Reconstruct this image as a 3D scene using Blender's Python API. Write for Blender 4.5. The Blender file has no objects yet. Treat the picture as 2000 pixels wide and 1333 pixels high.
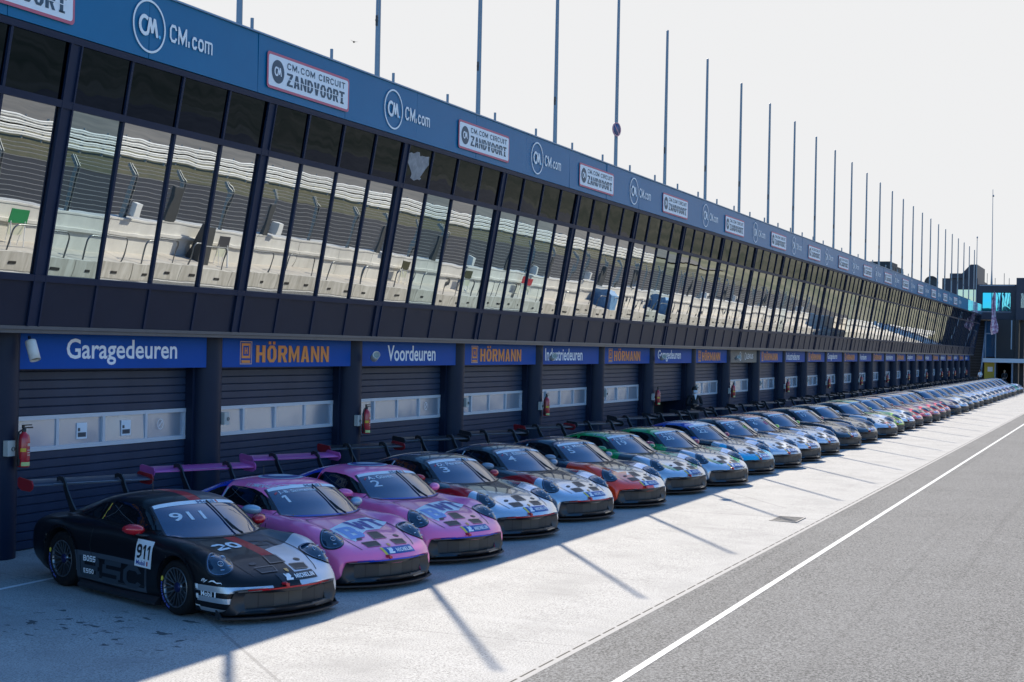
import bpy, bmesh, math, random
import numpy as np
from mathutils import Vector, Matrix
from mathutils.bvhtree import BVHTree

random.seed(7)
SC = bpy.context.scene
COL = SC.collection
R = math.radians

# ---------------------------------------------------------------- camera
def make_camera():
    f, H, yaw, pitch, roll = 2850.0, 3.26, R(22.87), R(0.2), R(1.2)
    cy, sy = math.cos(yaw), math.sin(yaw)
    fwd = Vector((cy * math.cos(pitch), sy * math.cos(pitch), math.sin(pitch)))
    right = Vector((sy, -cy, 0.0))
    up = right.cross(fwd)
    c, s = math.cos(roll), math.sin(roll)
    r2, u2 = c * right + s * up, -s * right + c * up
    cam = bpy.data.cameras.new('camera')
    cam.sensor_width = 36.0
    cam.lens = f / 2000.0 * 36.0
    cam.clip_start, cam.clip_end = 0.1, 5000.0
    o = bpy.data.objects.new('camera', cam)
    m = Matrix((r2, u2, -fwd)).transposed().to_4x4()
    m.translation = Vector((0, 0, H))
    o.matrix_world = m
    COL.objects.link(o)
    SC.camera = o
make_camera()

# ---------------------------------------------------------------- sky, sun, exposure
CLOUD_AZ, CLOUD = 22.0, 0.47
SUN_AZ, SUN_EL = 33.9, 43.8            # azimuth measured from +X (along the building) towards +Y
def make_light():
    w = bpy.data.worlds.new('World')
    SC.world = w
    w.use_nodes = True
    nt = w.node_tree
    bg = nt.nodes['Background']
    sky = nt.nodes.new('ShaderNodeTexSky')
    sky.sky_type = 'NISHITA'
    sky.sun_disc = False
    sky.sun_elevation = R(SUN_EL)
    sky.sun_rotation = R(90.0 - SUN_AZ)
    sky.air_density, sky.dust_density, sky.ozone_density = 1.0, 0.3, 4.5
    hs = nt.nodes.new('ShaderNodeHueSaturation')
    hs.inputs['Saturation'].default_value = 1.22
    nt.links.new(sky.outputs[0], hs.inputs['Color'])
    nt.links.new(hs.outputs[0], bg.inputs[0])
    bg.inputs[1].default_value = 0.15
    # bright thin cloud on the sunward side of the sky, broken up by noise
    tc = nt.nodes.new('ShaderNodeTexCoord')
    dot = nt.nodes.new('ShaderNodeVectorMath'); dot.operation = 'DOT_PRODUCT'
    a = R(CLOUD_AZ); dot.inputs[1].default_value = (math.cos(a), math.sin(a), -0.70)
    nt.links.new(tc.outputs['Generated'], dot.inputs[0])
    no = nt.nodes.new('ShaderNodeTexNoise'); no.inputs['Scale'].default_value = 3.0; no.inputs['Detail'].default_value = 5.0
    nt.links.new(tc.outputs['Generated'], no.inputs['Vector'])
    ad = nt.nodes.new('ShaderNodeMath'); ad.operation = 'MULTIPLY_ADD'
    nt.links.new(no.outputs['Fac'], ad.inputs[0]); ad.inputs[1].default_value = 0.22; nt.links.new(dot.outputs['Value'], ad.inputs[2])
    mr = nt.nodes.new('ShaderNodeMapRange'); mr.interpolation_type = 'SMOOTHSTEP'
    nt.links.new(ad.outputs[0], mr.inputs['Value'])
    mr.inputs['From Min'].default_value, mr.inputs['From Max'].default_value = 0.20, 0.70
    cb = nt.nodes.new('ShaderNodeBackground'); cb.inputs[0].default_value = (0.985, 0.99, 1.0, 1); cb.inputs[1].default_value = CLOUD
    mx = nt.nodes.new('ShaderNodeMixShader')
    nt.links.new(mr.outputs[0], mx.inputs[0]); nt.links.new(bg.outputs[0], mx.inputs[1]); nt.links.new(cb.outputs[0], mx.inputs[2])
    nt.links.new(mx.outputs[0], nt.nodes['World Output'].inputs['Surface'])
    l = bpy.data.lights.new('sun', 'SUN')
    l.energy = 4.35
    l.angle = R(0.53)
    l.color = (1.0, 0.905, 0.76)
    o = bpy.data.objects.new('sun', l)
    d = Vector((math.cos(R(SUN_AZ)) * math.cos(R(SUN_EL)), math.sin(R(SUN_AZ)) * math.cos(R(SUN_EL)), math.sin(R(SUN_EL))))
    o.rotation_euler = d.to_track_quat('Z', 'Y').to_euler()
    o.location = d * 60
    COL.objects.link(o)
make_light()
SC.view_settings.view_transform = 'Standard'
SC.view_settings.look = 'None'
SC.view_settings.exposure = 0.90
SC.view_settings.gamma = 1.0
SC.view_settings.use_curve_mapping = False

# ---------------------------------------------------------------- helpers
SLOPE = 0.015
def gz(y):
    """height of the paved apron: it falls gently towards the drain"""
    return SLOPE * (y - 8.5) if y > 5.43 else SLOPE * (5.43 - 8.5)

def tag(o, label=None, cat=None, group=None, kind=None):
    if label: o['label'] = label
    if cat: o['category'] = cat
    if group: o['group'] = group
    if kind: o['kind'] = kind
    return o

def empty(name, loc=(0, 0, 0), label=None, cat=None, group=None):
    o = bpy.data.objects.new(name, None)
    o.empty_display_size = 0.2
    o.location = loc
    COL.objects.link(o)
    return tag(o, label, cat, group)

def link(name, me, parent=None, mats=None, loc=None):
    o = bpy.data.objects.new(name, me)
    if mats:
        for m in (mats if isinstance(mats, (list, tuple)) else [mats]):
            me.materials.append(m)
    if parent: o.parent = parent
    if loc is not None: o.location = loc
    COL.objects.link(o)
    return o

def copy_tree(o, parent=None):
    c = o.copy()
    COL.objects.link(c)
    if parent: c.parent = parent
    for ch in list(o.children):
        copy_tree(ch, c)
    return c

class MB:
    """collects simple shapes into one mesh"""
    def __init__(self):
        self.v, self.f, self.mi, self.sm = [], [], [], []
    def add(self, vs, fs, mi=0, smooth=False):
        b = len(self.v)
        self.v += [tuple(p) for p in vs]
        for f in fs:
            self.f.append([b + i for i in f]); self.mi.append(mi); self.sm.append(smooth)
    def box(self, x0, x1, y0, y1, z0, z1, mi=0, M=None):
        vs = [Vector((x, y, z)) for z in (z0, z1) for y in (y0, y1) for x in (x0, x1)]
        if M is not None: vs = [M @ p for p in vs]
        self.add(vs, [(0, 2, 3, 1), (4, 5, 7, 6), (0, 1, 5, 4), (2, 6, 7, 3), (0, 4, 6, 2), (1, 3, 7, 5)], mi)
        return self
    def prism(self, poly, axis, a, b, mi=0, smooth=False):
        """poly: 2D points; axis: extrusion axis (0 x: (y,z), 1 y: (x,z), 2 z: (x,y))"""
        def P(q, t):
            return [(t, q[0], q[1]), (q[0], t, q[1]), (q[0], q[1], t)][axis]
        n = len(poly)
        self.add([P(q, a) for q in poly] + [P(q, b) for q in poly],
                 [list(range(n))[::-1], list(range(n, 2 * n))], mi)
        self.add([P(q, a) for q in poly] + [P(q, b) for q in poly],
                 [(i, (i + 1) % n, n + (i + 1) % n, n + i) for i in range(n)], mi, smooth)
        return self
    def tube(self, pts, r, n=8, mi=0, cap=True):
        pts = [Vector(p) for p in pts]
        rs = r if isinstance(r, (list, tuple)) else [r] * len(pts)
        vs = []
        up0 = None
        for i, p in enumerate(pts):
            d = (pts[min(i + 1, len(pts) - 1)] - pts[max(i - 1, 0)]).normalized()
            if up0 is None:
                up0 = Vector((0, 0, 1)) if abs(d.z) < 0.9 else Vector((1, 0, 0))
            u = (up0 - d * up0.dot(d)).normalized(); w = d.cross(u); up0 = u
            for k in range(n):
                a = 2 * math.pi * k / n
                vs.append(p + (u * math.cos(a) + w * math.sin(a)) * rs[i])
        fs = []
        for i in range(len(pts) - 1):
            for k in range(n):
                k2 = (k + 1) % n
                fs.append((i * n + k, i * n + k2, (i + 1) * n + k2, (i + 1) * n + k))
        self.add(vs, fs, mi, True)
        if cap:
            self.add(vs[:n], [list(range(n))[::-1]], mi); self.add(vs[-n:], [list(range(n))], mi)
        return self
    def lathe(self, prof, n=32, axis='y', mi=0, M=None):
        """prof: list of (r, t) along the axis"""
        vs = []
        for r, t in prof:
            for k in range(n):
                a = 2 * math.pi * k / n
                c, s = r * math.cos(a), r * math.sin(a)
                p = Vector((c, t, s)) if axis == 'y' else (Vector((c, s, t)) if axis == 'z' else Vector((t, c, s)))
                vs.append(M @ p if M is not None else p)
        fs = []
        for i in range(len(prof) - 1):
            for k in range(n):
                k2 = (k + 1) % n
                fs.append((i * n + k, i * n + k2, (i + 1) * n + k2, (i + 1) * n + k))
        self.add(vs, fs, mi, True)
        return self
    def mesh(self, name, fix=True):
        me = bpy.data.meshes.new(name)
        me.from_pydata(self.v, [], self.f)
        me.polygons.foreach_set('material_index', self.mi)
        me.polygons.foreach_set('use_smooth', self.sm)
        if fix:
            bm = bmesh.new(); bm.from_mesh(me)
            bmesh.ops.recalc_face_normals(bm, faces=bm.faces)
            bm.to_mesh(me); bm.free()
        me.update()
        return me
    def build(self, name, mats, parent=None, loc=None):
        return link(name, self.mesh(name), parent, mats, loc)

# ---------------------------------------------------------------- materials
MATS = {}
def mat(name, color=(.5, .5, .5), rough=.6, metal=0.0, coat=0.0, spec=.5, emit=None):
    if name in MATS: return MATS[name]
    m = bpy.data.materials.new(name); m.use_nodes = True
    b = m.node_tree.nodes['Principled BSDF']
    b.inputs['Base Color'].default_value = (*color, 1)
    b.inputs['Roughness'].default_value = rough
    b.inputs['Metallic'].default_value = metal
    b.inputs['Specular IOR Level'].default_value = spec
    if coat:
        b.inputs['Coat Weight'].default_value = coat
        b.inputs['Coat Roughness'].default_value = 0.04
    if emit:
        b.inputs['Emission Color'].default_value = (*emit[0], 1); b.inputs['Emission Strength'].default_value = emit[1]
    MATS[name] = m
    return m

class NT:
    """tiny node-tree builder"""
    def __init__(self, m):
        self.t = m.node_tree; self.b = self.t.nodes['Principled BSDF']
    def n(self, typ, **kw):
        nd = self.t.nodes.new(typ)
        for k, v in kw.items(): setattr(nd, k, v)
        return nd
    def l(self, a, b): self.t.links.new(a, b)
    def obj(self): return self.n('ShaderNodeTexCoord').outputs['Object']
    def val(self, x, sock):
        if hasattr(x, 'node'): self.l(x, sock)
        else: sock.default_value = x
    def math(self, op, a, b=0.0, clamp=False):
        nd = self.n('ShaderNodeMath', operation=op); nd.use_clamp = clamp
        self.val(a, nd.inputs[0]); self.val(b, nd.inputs[1]); return nd.outputs[0]
    def noise(self, vec, scale, detail=4, rough=.6, dist=0.0):
        nd = self.n('ShaderNodeTexNoise')
        nd.inputs['Scale'].default_value = scale; nd.inputs['Detail'].default_value = detail
        nd.inputs['Roughness'].default_value = rough; nd.inputs['Distortion'].default_value = dist
        if vec is not None: self.l(vec, nd.inputs['Vector'])
        return nd.outputs['Fac']
    def ramp(self, fac, stops):
        nd = self.n('ShaderNodeValToRGB'); e = nd.color_ramp.elements
        while len(e) < len(stops): e.new(.5)
        for i, (p, c) in enumerate(stops):
            e[i].position = p; e[i].color = (*c, 1) if len(c) == 3 else c
        self.l(fac, nd.inputs[0]); return nd.outputs[0]
    def mix(self, fac, a, b, blend='MIX'):
        nd = self.n('ShaderNodeMix', data_type='RGBA', blend_type=blend)
        self.val(fac, nd.inputs[0])
        for x, s in ((a, nd.inputs[6]), (b, nd.inputs[7])):
            if hasattr(x, 'node'): self.l(x, s)
            else: s.default_value = (*x, 1) if len(x) == 3 else x
        return nd.outputs[2]
    def scale(self, vec, s):
        nd = self.n('ShaderNodeMapping'); self.l(vec, nd.inputs[0]); nd.inputs['Scale'].default_value = s
        return nd.outputs[0]
    def bump(self, h, strength=.3, dist=.01):
        nd = self.n('ShaderNodeBump'); nd.inputs['Strength'].default_value = strength
        nd.inputs['Distance'].default_value = dist
        self.l(h, nd.inputs['Height']); self.l(nd.outputs[0], self.b.inputs['Normal'])

def grey(v): return (v, v, v)

def mottled(name, c0, c1, scale=3.0, rough=.6, metal=0.0, bump=0.0, bscale=40.0, spec=.5, coat=0.0, stretch=(1, 1, 1)):
    """a material whose colour wanders between two near tones"""
    if name in MATS: return MATS[name]
    m = mat(name, c0, rough, metal, coat, spec); t = NT(m)
    v = t.scale(t.obj(), stretch)
    f = t.noise(v, scale, 5, .65)
    t.l(t.ramp(f, [(.3, c0), (.7, c1)]), t.b.inputs['Base Color'])
    if bump: t.bump(t.noise(v, bscale, 3), bump, .01)
    return m

# ---------------------------------------------------------------- lettering
def text_mesh(body, bold=0.0, shear=0.0, res=3, spacing=1.0):
    """flat lettering as polygons in the XY plane, scaled to 1 unit of height and starting at x = 0"""
    cu = bpy.data.curves.new('lettering', 'FONT')
    cu.body = body; cu.size = 1.0; cu.offset = bold; cu.shear = shear; cu.resolution_u = res
    cu.space_character = spacing
    cu.dimensions = '2D'; cu.fill_mode = 'FRONT'
    o = bpy.data.objects.new('lettering', cu); COL.objects.link(o)
    dg = bpy.context.evaluated_depsgraph_get()
    me = bpy.data.meshes.new_from_object(o.evaluated_get(dg), depsgraph=dg)
    bpy.data.objects.remove(o); bpy.data.curves.remove(cu)
    n = len(me.vertices)
    co = np.empty(n * 3, np.float32); me.vertices.foreach_get('co', co); co = co.reshape(-1, 3)
    fs = [list(p.vertices) for p in me.polygons]
    bpy.data.meshes.remove(me)
    lo, hi = co.min(0), co.max(0)
    return (co[:, :2] - lo[:2]), fs, (hi - lo)[:2]

def _ring(x0, x1, y0, y1, wx, wy, skip=()):
    c = .26
    W, H = x1 - x0, y1 - y0
    def oct_(a0, a1, b0, b1, q):
        w, h = a1 - a0, b1 - b0
        return [(a0 + q * w, b1), (a1 - q * w, b1), (a1, b1 - q * h), (a1, b0 + q * h), (a1 - q * w, b0), (a0 + q * w, b0), (a0, b0 + q * h), (a0, b1 - q * h)]
    o = oct_(x0, x1, y0, y1, c); i = oct_(x0 + wx, x1 - wx, y0 + wy, y1 - wy, .2)
    return [[o[k], o[(k + 1) % 8], i[(k + 1) % 8], i[k]] for k in range(8) if k not in skip]   # 0 top, 2 right, 4 bottom, 6 left
def _q(*p): return [list(p)]
def _r(x0, x1, y0, y1): return [[(x0, y0), (x1, y0), (x1, y1), (x0, y1)]]
def heavy_glyph(ch, w=.30, h=.20):
    d = w * 1.05
    G = {
     'I': lambda: _r(.5 - w / 2, .5 + w / 2, 0, 1),
     'L': lambda: _r(0, w, 0, 1) + _r(w, .95, 0, h),
     'T': lambda: _r(0, 1, 1 - h, 1) + _r(.5 - w / 2, .5 + w / 2, 0, 1 - h),
     'E': lambda: _r(0, w, 0, 1) + _r(w, .95, 0, h) + _r(w, .85, .5 - h / 2, .5 + h / 2) + _r(w, .95, 1 - h, 1),
     'H': lambda: _r(0, w, 0, 1) + _r(1 - w, 1, 0, 1) + _r(w, 1 - w, .5 - h / 2, .5 + h / 2),
     'O': lambda: _ring(0, 1, 0, 1, w, h), '0': lambda: _ring(0, 1, 0, 1, w, h),
     'Ö': lambda: _ring(0, 1, 0, 1, w, h) + _r(.14, .40, 1.07, 1.24) + _r(.60, .86, 1.07, 1.24),
     'C': lambda: _ring(0, 1, 0, 1, w, h, (2,)),
     'D': lambda: _r(0, w, 0, 1) + [[(w, 1), (.62, 1), (.52, 1 - h), (w, 1 - h)], [(.62, 1), (1, .72), (1 - w, .64), (.52, 1 - h)], [(1, .72), (1, .28), (1 - w, .36), (1 - w, .64)], [(1, .28), (.62, 0), (.52, h), (1 - w, .36)], [(.62, 0), (w, 0), (w, h), (.52, h)]],
     'R': lambda: _r(0, w, 0, 1) + [[(w, 1), (.80, 1), (.66, 1 - h), (w, 1 - h)], [(.80, 1), (1, .84), (1 - w, .76), (.66, 1 - h)], [(1, .84), (1, .60), (1 - w, .66), (1 - w, .76)], [(1, .60), (.80, .42), (.62, .42 + h * .9), (1 - w, .66)], [(.80, .42), (w, .42), (w, .42 + h * .9), (.62, .42 + h * .9)], [(.42, .42), (.74, .42), (1.02, 0), (.68, 0)]],
     'P': lambda: _r(0, w, 0, 1) + [[(w, 1), (.80, 1), (.66, 1 - h), (w, 1 - h)], [(.80, 1), (1, .84), (1 - w, .76), (.66, 1 - h)], [(1, .84), (1, .60), (1 - w, .66), (1 - w, .76)], [(1, .60), (.80, .42), (.62, .42 + h * .9), (1 - w, .66)], [(.80, .42), (w, .42), (w, .42 + h * .9), (.62, .42 + h * .9)]],
     'B': lambda: _r(0, w, 0, 1) + _r(w, .86, 1 - h, 1) + _r(w, .90, .5 - h / 2, .5 + h / 2) + _r(w, .86, 0, h) + [[(.86, 1), (.97, .90), (.97, .58), (.90, .5 + h / 2), (.97 - w, .5 + h / 2), (.97 - w, 1 - h), (.86, 1 - h)]] + [[(.90, .5 - h / 2), (1, .42), (1, .10), (.86, 0), (.86, h), (1 - w, h), (1 - w, .5 - h / 2)]],
     'A': lambda: [[(0, 0), (w, 0), (.5 + w * .12, 1), (.5 - w * .55, 1)], [(1 - w, 0), (1, 0), (.5 + w * .55, 1), (.5 + w * .12, 1), (.5, .72)]] + _r(w + .06, 1 - w - .06, .20, .20 + h * .8),
     'N': lambda: _r(0, w * .8, 0, 1) + _r(1 - w * .8, 1, 0, 1) + _q((w * .8, 1), (w * .8, .62), (1 - w * .8, 0), (1 - w * .8, .38)),
     'M': lambda: _r(0, w * .72, 0, 1) + _r(1 - w * .72, 1, 0, 1) + _q((w * .72, 1), (w * .72, .58), (.5, 0), (.5, .42)) + _q((1 - w * .72, .58), (1 - w * .72, 1), (.5, .42), (.5, 0)),
     'V': lambda: [[(0, 1), (d, 1), (.5, .34), (.5, 0), (.5 - w * .5, 0)], [(1 - d, 1), (1, 1), (.5 + w * .5, 0), (.5, 0), (.5, .34)]],
     'W': lambda: [[(0, 1), (w * .75, 1), (.30, .38), (.27, 0), (.18, 0)], [(.30, .38), (.42, .9), (.5, .9), (.5, .45), (.36, 0), (.27, 0)], [(.5, .45), (.5, .9), (.58, .9), (.70, .38), (.73, 0), (.64, 0)], [(.70, .38), (1 - w * .75, 1), (1, 1), (.82, 0), (.73, 0)]],
     'Z': lambda: _r(0, 1, 1 - h, 1) + _r(0, 1, 0, h) + _q((0, h), (w * 1.1, h), (1, 1 - h), (1 - w * 1.1, 1 - h)),
     'S': lambda: _r(.1, 1, 1 - h, 1) + _r(0, w, .5 + h / 2, 1 - h) + _r(.0, 1, .5 - h / 2, .5 + h / 2) + _r(1 - w, 1, h, .5 - h / 2) + _r(0, .9, 0, h),
     'G': lambda: _ring(0, 1, 0, 1, w, h, (2,)) + _r(1 - w, 1, .28, .5) + _r(.55, 1 - w, .38, .5),
     'U': lambda: _r(0, w, .28, 1) + _r(1 - w, 1, .28, 1) + [[(0, .28), (w, .28), (.38, h), (.26, 0)], [(.26, 0), (.38, h), (.62, h), (.74, 0)], [(.74, 0), (.62, h), (1 - w, .28), (1, .28)]],
     'X': lambda: _q((0, 0), (d, 0), (1, 1), (1 - d, 1)) + [[(0, 1), (d, 1), (.5 + .0, .62), (.36, .40)], [(1 - d, 0), (1, 0), (.64, .60), (.5, .38)]],
     'J': lambda: _r(1 - w, 1, .28, 1) + [[(1 - w, .28), (1, .28), (.74, 0), (.62, h)], [(.26, 0), (.38, h), (.62, h), (.74, 0)], [(0, .28), (w, .28), (.38, h), (.26, 0)]],
     'K': lambda: _r(0, w, 0, 1) + [[(w, .36), (w, .60), (.68, 1), (1, 1)], [(.46, .55), (.66, .74), (1.02, 0), (.68, 0)]],
     '1': lambda: _r(.42, .42 + w, 0, 1) + _q((.42, 1), (.05, .82), (.05, .62), (.42, .76)),
     '2': lambda: _r(0, 1, 0, h) + _q((0, h), (w * 1.2, h), (1, .55), (1 - w, .52)) + _ring(0, 1, .36, 1, w, h, (3, 4, 5, 6)) ,
     '9': lambda: _ring(0, 1, .38, 1, w, h) + _r(1 - w, 1, .26, .55) + _q((1, .26), (1 - w, .26), (.45, h * .9), (.55, 0)) + _q((.55, 0), (.45, h * .9), (.12, h * .9), (.12, 0)),
     '3': lambda: _r(.0, .80, 1 - h, 1) + _r(.25, .80, .5 - h / 2, .5 + h / 2) + _r(0, .80, 0, h) + [[(.80, 1), (1, .86), (1, .60), (.90, .5), (1, .40), (1, .14), (.80, 0), (.80, h), (1 - w, h), (1 - w, .5 - h / 2), (.80, .5 - h / 2), (.80, .5 + h / 2), (1 - w, .5 + h / 2), (1 - w, 1 - h), (.80, 1 - h)]],
     'c': lambda: _ring(0, 1, 0, .72, w, h, (2,)), 'o': lambda: _ring(0, 1, 0, .72, w, h),
     'm': lambda: _r(0, w * .72, 0, .72) + _r(.5 - w * .36, .5 + w * .36, 0, .72 - h * .8) + _r(1 - w * .72, 1, 0, .62) + [[(w * .72, .72 - h * .8), (1 - w * .72, .72 - h * .8), (1 - w * .72, .62), (1 - w, .72), (w * .72, .72)], [(1 - w * .72, .62), (1, .62), (.9, .72), (1 - w, .72)]],
     '.': lambda: _r(.1, .1 + w, 0, w * .8), ' ': lambda: [],
    }
    return G[ch]()
WIDE = {'c': .72, 'o': .80, 'm': 1.15, 'I': .42, 'M': 1.22, 'W': 1.5, ' ': .5, '.': .45, '1': .72, 'L': .9, 'E': .9}
def heavy(body, w, h, x0=0.0, y0=0.0, stroke=.30, bar=.20, shear=0.0, gap=.16):
    adv = [WIDE.get(c, 1.0) for c in body]
    k = w / (sum(adv) + gap * (len(body) - 1))
    vs, fs, x = [], [], 0.0
    for c, a in zip(body, adv):
        st = stroke if a >= .9 else min(.8, stroke / a * (.92 if c != '1' else .95))
        if c == 'I': st = .80
        if c in 'MW': st = stroke * .95
        for q in heavy_glyph(c, st, bar):
            b = len(vs)
            vs += [(x0 + (x + u * a) * k + shear * v * h, y0 + v * h) for u, v in q]
            fs.append(list(range(b, b + len(q))))
        x += a + gap
    return vs, fs

def text_poly(body, w, h, x0=0.0, y0=0.0, bold=.01, shear=0.0, res=3, spacing=1.0, mirror=False):
    co, fs, sz = text_mesh(body, bold, shear, res, spacing)
    s = np.array([w / sz[0], h / sz[1]])
    co = co * s
    if mirror: co[:, 0] = w - co[:, 0]
    return [(float(a) + x0, float(b) + y0) for a, b in co], fs

def flat_text(name, body, w, h, O, ux, uy, m, parent=None, thick=0.0, **kw):
    """lettering on a flat board: O lower left corner, ux, uy unit vectors"""
    vs, fs = (heavy if kw.pop('block', False) else text_poly)(body, w, h, **kw)
    O, ux, uy = Vector(O), Vector(ux), Vector(uy)
    me = bpy.data.meshes.new(name)
    me.from_pydata([tuple(O + ux * a + uy * b) for a, b in vs], [], fs)
    nrm = ux.cross(uy)
    bm = bmesh.new(); bm.from_mesh(me)
    for f in bm.faces:
        if f.normal.dot(nrm) < 0: f.normal_flip()
    bm.to_mesh(me); bm.free()
    return link(name, me, parent, m)
# ================================================================ the ground
EDGE, LINE_Y = 5.50, 4.60
ZP = SLOPE * (EDGE - 8.5)             # level of the pit lane
X0, X1 = -40.0, 420.0

def m_asphalt(name, lo, hi, scale, marks=0.0):
    m = mat(name, lo, .85, spec=.3); t = NT(m); o = t.obj()
    f1 = t.noise(o, scale, 3, .75)
    f2 = t.noise(t.scale(o, (.15, 1.2, 1)), 1.3, 5, .6)
    f3 = t.noise(o, .5, 4, .6)
    g = t.ramp(f1, [(.40, lo), (.50, tuple((a + b) / 2 for a, b in zip(lo, hi))), (.61, hi)])
    g = t.mix(t.math('MULTIPLY', f2, .55), g, tuple(.72 * (a + b) / 2 for a, b in zip(lo, hi)))
    g = t.mix(t.math('MULTIPLY', t.math('SUBTRACT', f3, .35, True), .5), g, hi)
    # dark specks between the stones
    nd = t.n('ShaderNodeTexVoronoi'); nd.inputs['Scale'].default_value = scale * .9; t.l(o, nd.inputs['Vector'])
    g = t.mix(t.math('MULTIPLY', t.math('LESS_THAN', nd.outputs['Distance'], .22), .45), g, tuple(.35 * a for a in lo))
    if marks:   # faint rubber marks running along the lane
        w = t.noise(t.scale(o, (.02, 2.6, 1)), 1.0, 3, .7)
        g = t.mix(t.math('MULTIPLY', t.ramp(w, [(.58, (0, 0, 0)), (.66, (1, 1, 1))]), marks), g, tuple(.5 * a for a in lo))
    t.l(g, t.b.inputs['Base Color'])
    t.bump(f1, .6, .006)
    return m

def m_concrete():
    m = mat('apron_concrete', (.42, .41, .39), .8, spec=.3); t = NT(m); o = t.obj()
    f1 = t.noise(o, 48, 4, .8); f2 = t.noise(o, .9, 6, .62); f3 = t.noise(t.scale(o, (1, .12, 1)), 2.2, 4, .6)
    g = t.ramp(f1, [(.36, (.135, .132, .125)), (.50, (.385, .377, .358)), (.70, (.53, .52, .495))])
    g = t.mix(t.math('MULTIPLY', t.math('SUBTRACT', f2, .45, True), 2.6, True), g, (.255, .25, .24))
    g = t.mix(t.math('MULTIPLY', t.math('SUBTRACT', f3, .52, True), 1.2, True), g, (.50, .49, .47))
    nd = t.n('ShaderNodeTexVoronoi'); nd.inputs['Scale'].default_value = 34; t.l(o, nd.inputs['Vector'])
    g = t.mix(t.math('MULTIPLY', t.math('LESS_THAN', nd.outputs['Distance'], .17), .5), g, (.15, .145, .14))
    # wet oil spots on the near bay
    s = t.n('ShaderNodeSeparateXYZ'); t.l(o, s.inputs[0])
    a = t.math('MULTIPLY', t.math('LESS_THAN', t.math('ABSOLUTE', t.math('SUBTRACT', s.outputs[0], 13.35)), .85), t.math('LESS_THAN', t.math('ABSOLUTE', t.math('SUBTRACT', s.outputs[1], 10.4)), 1.25))
    sp = t.math('GREATER_THAN', t.noise(t.scale(o, (1.0, .62, 1)), 6.5, 2, .5, .6), .645)
    g = t.mix(t.math('MULTIPLY', t.math('MULTIPLY', a, sp), .85), g, (.045, .045, .05))
    # hairline cracks and saw cuts across the bays
    vo = t.n('ShaderNodeTexVoronoi', feature='DISTANCE_TO_EDGE'); vo.inputs['Scale'].default_value = .16
    t.l(t.scale(o, (1.0, .5, 1)), vo.inputs['Vector'])
    g = t.mix(t.math('MULTIPLY', t.math('LESS_THAN', vo.outputs['Distance'], .0016), .5), g, (.16, .155, .15))
    t.l(g, t.b.inputs['Base Color']); t.bump(f1, .5, .005)
    return m

def sheet(name, pts, m, z=None, kind='structure'):
    me = bpy.data.meshes.new(name)
    me.from_pydata([(p[0], p[1], p[2] if len(p) > 2 else z) for p in pts], [], [list(range(len(pts)))])
    bm = bmesh.new(); bm.from_mesh(me)
    for f in bm.faces:
        if f.normal.z < 0: f.normal_flip()
    bm.to_mesh(me); bm.free()
    o = link(name, me, None, m)
    o['kind'] = kind
    return o

M_LANE = m_asphalt('pit_lane_asphalt', (.022, .0225, .023), (.262, .262, .256), 36, .16)
M_TRACK = m_asphalt('track_asphalt', (.012, .012, .014), (.028, .028, .031), 30)
M_CONC = m_concrete()
m_ground = mottled('dune_ground', (.10, .105, .05), (.22, .19, .12), .06, .95, bscale=6, bump=.4)
sheet('ground', [(-900, -1500), (2500, -1500), (2500, 1500), (-900, 1500)], m_ground, -.40)
sheet('pit_lane', [(X0, -.86), (X1, -.86), (X1, EDGE - .055), (X0, EDGE - .055)], M_LANE, ZP)
sheet('apron', [(X0, EDGE + .075, gz(EDGE + .075)), (X1, EDGE + .075, gz(EDGE + .075)), (X1, 30, gz(30)), (X0, 30, gz(30))], M_CONC)
def m_worn_paint():
    m = mat('road_paint', (.7, .7, .68), .65); t = NT(m); o = t.obj()
    g = t.ramp(t.noise(o, 6, 4), [(.3, (.46, .46, .44)), (.7, (.64, .64, .62))])
    w = t.math('MULTIPLY', t.ramp(t.noise(o, 38, 3, .75), [(.54, (0, 0, 0)), (.66, (1, 1, 1))]), t.ramp(t.noise(o, 1.1, 3), [(.40, (.15, .15, .15)), (.65, (1, 1, 1))]))
    t.l(t.mix(t.math('MULTIPLY', w, .95), g, (.22, .22, .215)), t.b.inputs['Base Color']); t.bump(t.noise(o, 50, 3), .4, .004)
    return m
M_LINE = m_worn_paint()
sheet('lane_line', [(X0, LINE_Y - .046), (X1, LINE_Y - .046), (X1, LINE_Y + .046), (X0, LINE_Y + .046)], M_LINE, ZP + .004)
sheet('bay_line', [(6, 12.86, gz(12.86) + .004), (15.9, 12.98, gz(12.98) + .004), (15.9, 13.06, gz(13.06) + .004), (6, 12.94, gz(12.94) + .004)], mat('fresh_paint', (.80, .80, .80), .6))
sheet('wall_line', [(X0, -.70), (X1, -.70), (X1, -.60), (X0, -.60)], M_LINE, ZP + .004)
def make_drain():
    m = mat('drain_concrete', (.42, .41, .39), .8); t = NT(m); o = t.obj()
    s = t.n('ShaderNodeSeparateXYZ'); t.l(o, s.inputs[0])
    d = t.math('LESS_THAN', t.math('FRACT', t.math('MULTIPLY', s.outputs[0], 2.0)), .84)
    w = t.math('LESS_THAN', t.math('ABSOLUTE', t.math('SUBTRACT', s.outputs[1], EDGE + .03)), .013)
    g = t.mix(t.noise(o, 40, 3, .7), (.22, .215, .205), (.42, .41, .395))
    g = t.mix(t.math('MULTIPLY', d, w), g, (.012, .012, .013))
    t.l(g, t.b.inputs['Base Color'])
    sheet('drain_channel', [(X0, EDGE - .055), (X1, EDGE - .055), (X1, EDGE + .075), (X0, EDGE + .075)], m, ZP + .002)
make_drain()
sheet('race_track', [(X0, -22), (X1, -22), (X1, -2.4), (X0, -2.4)], M_TRACK, -.20)
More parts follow.
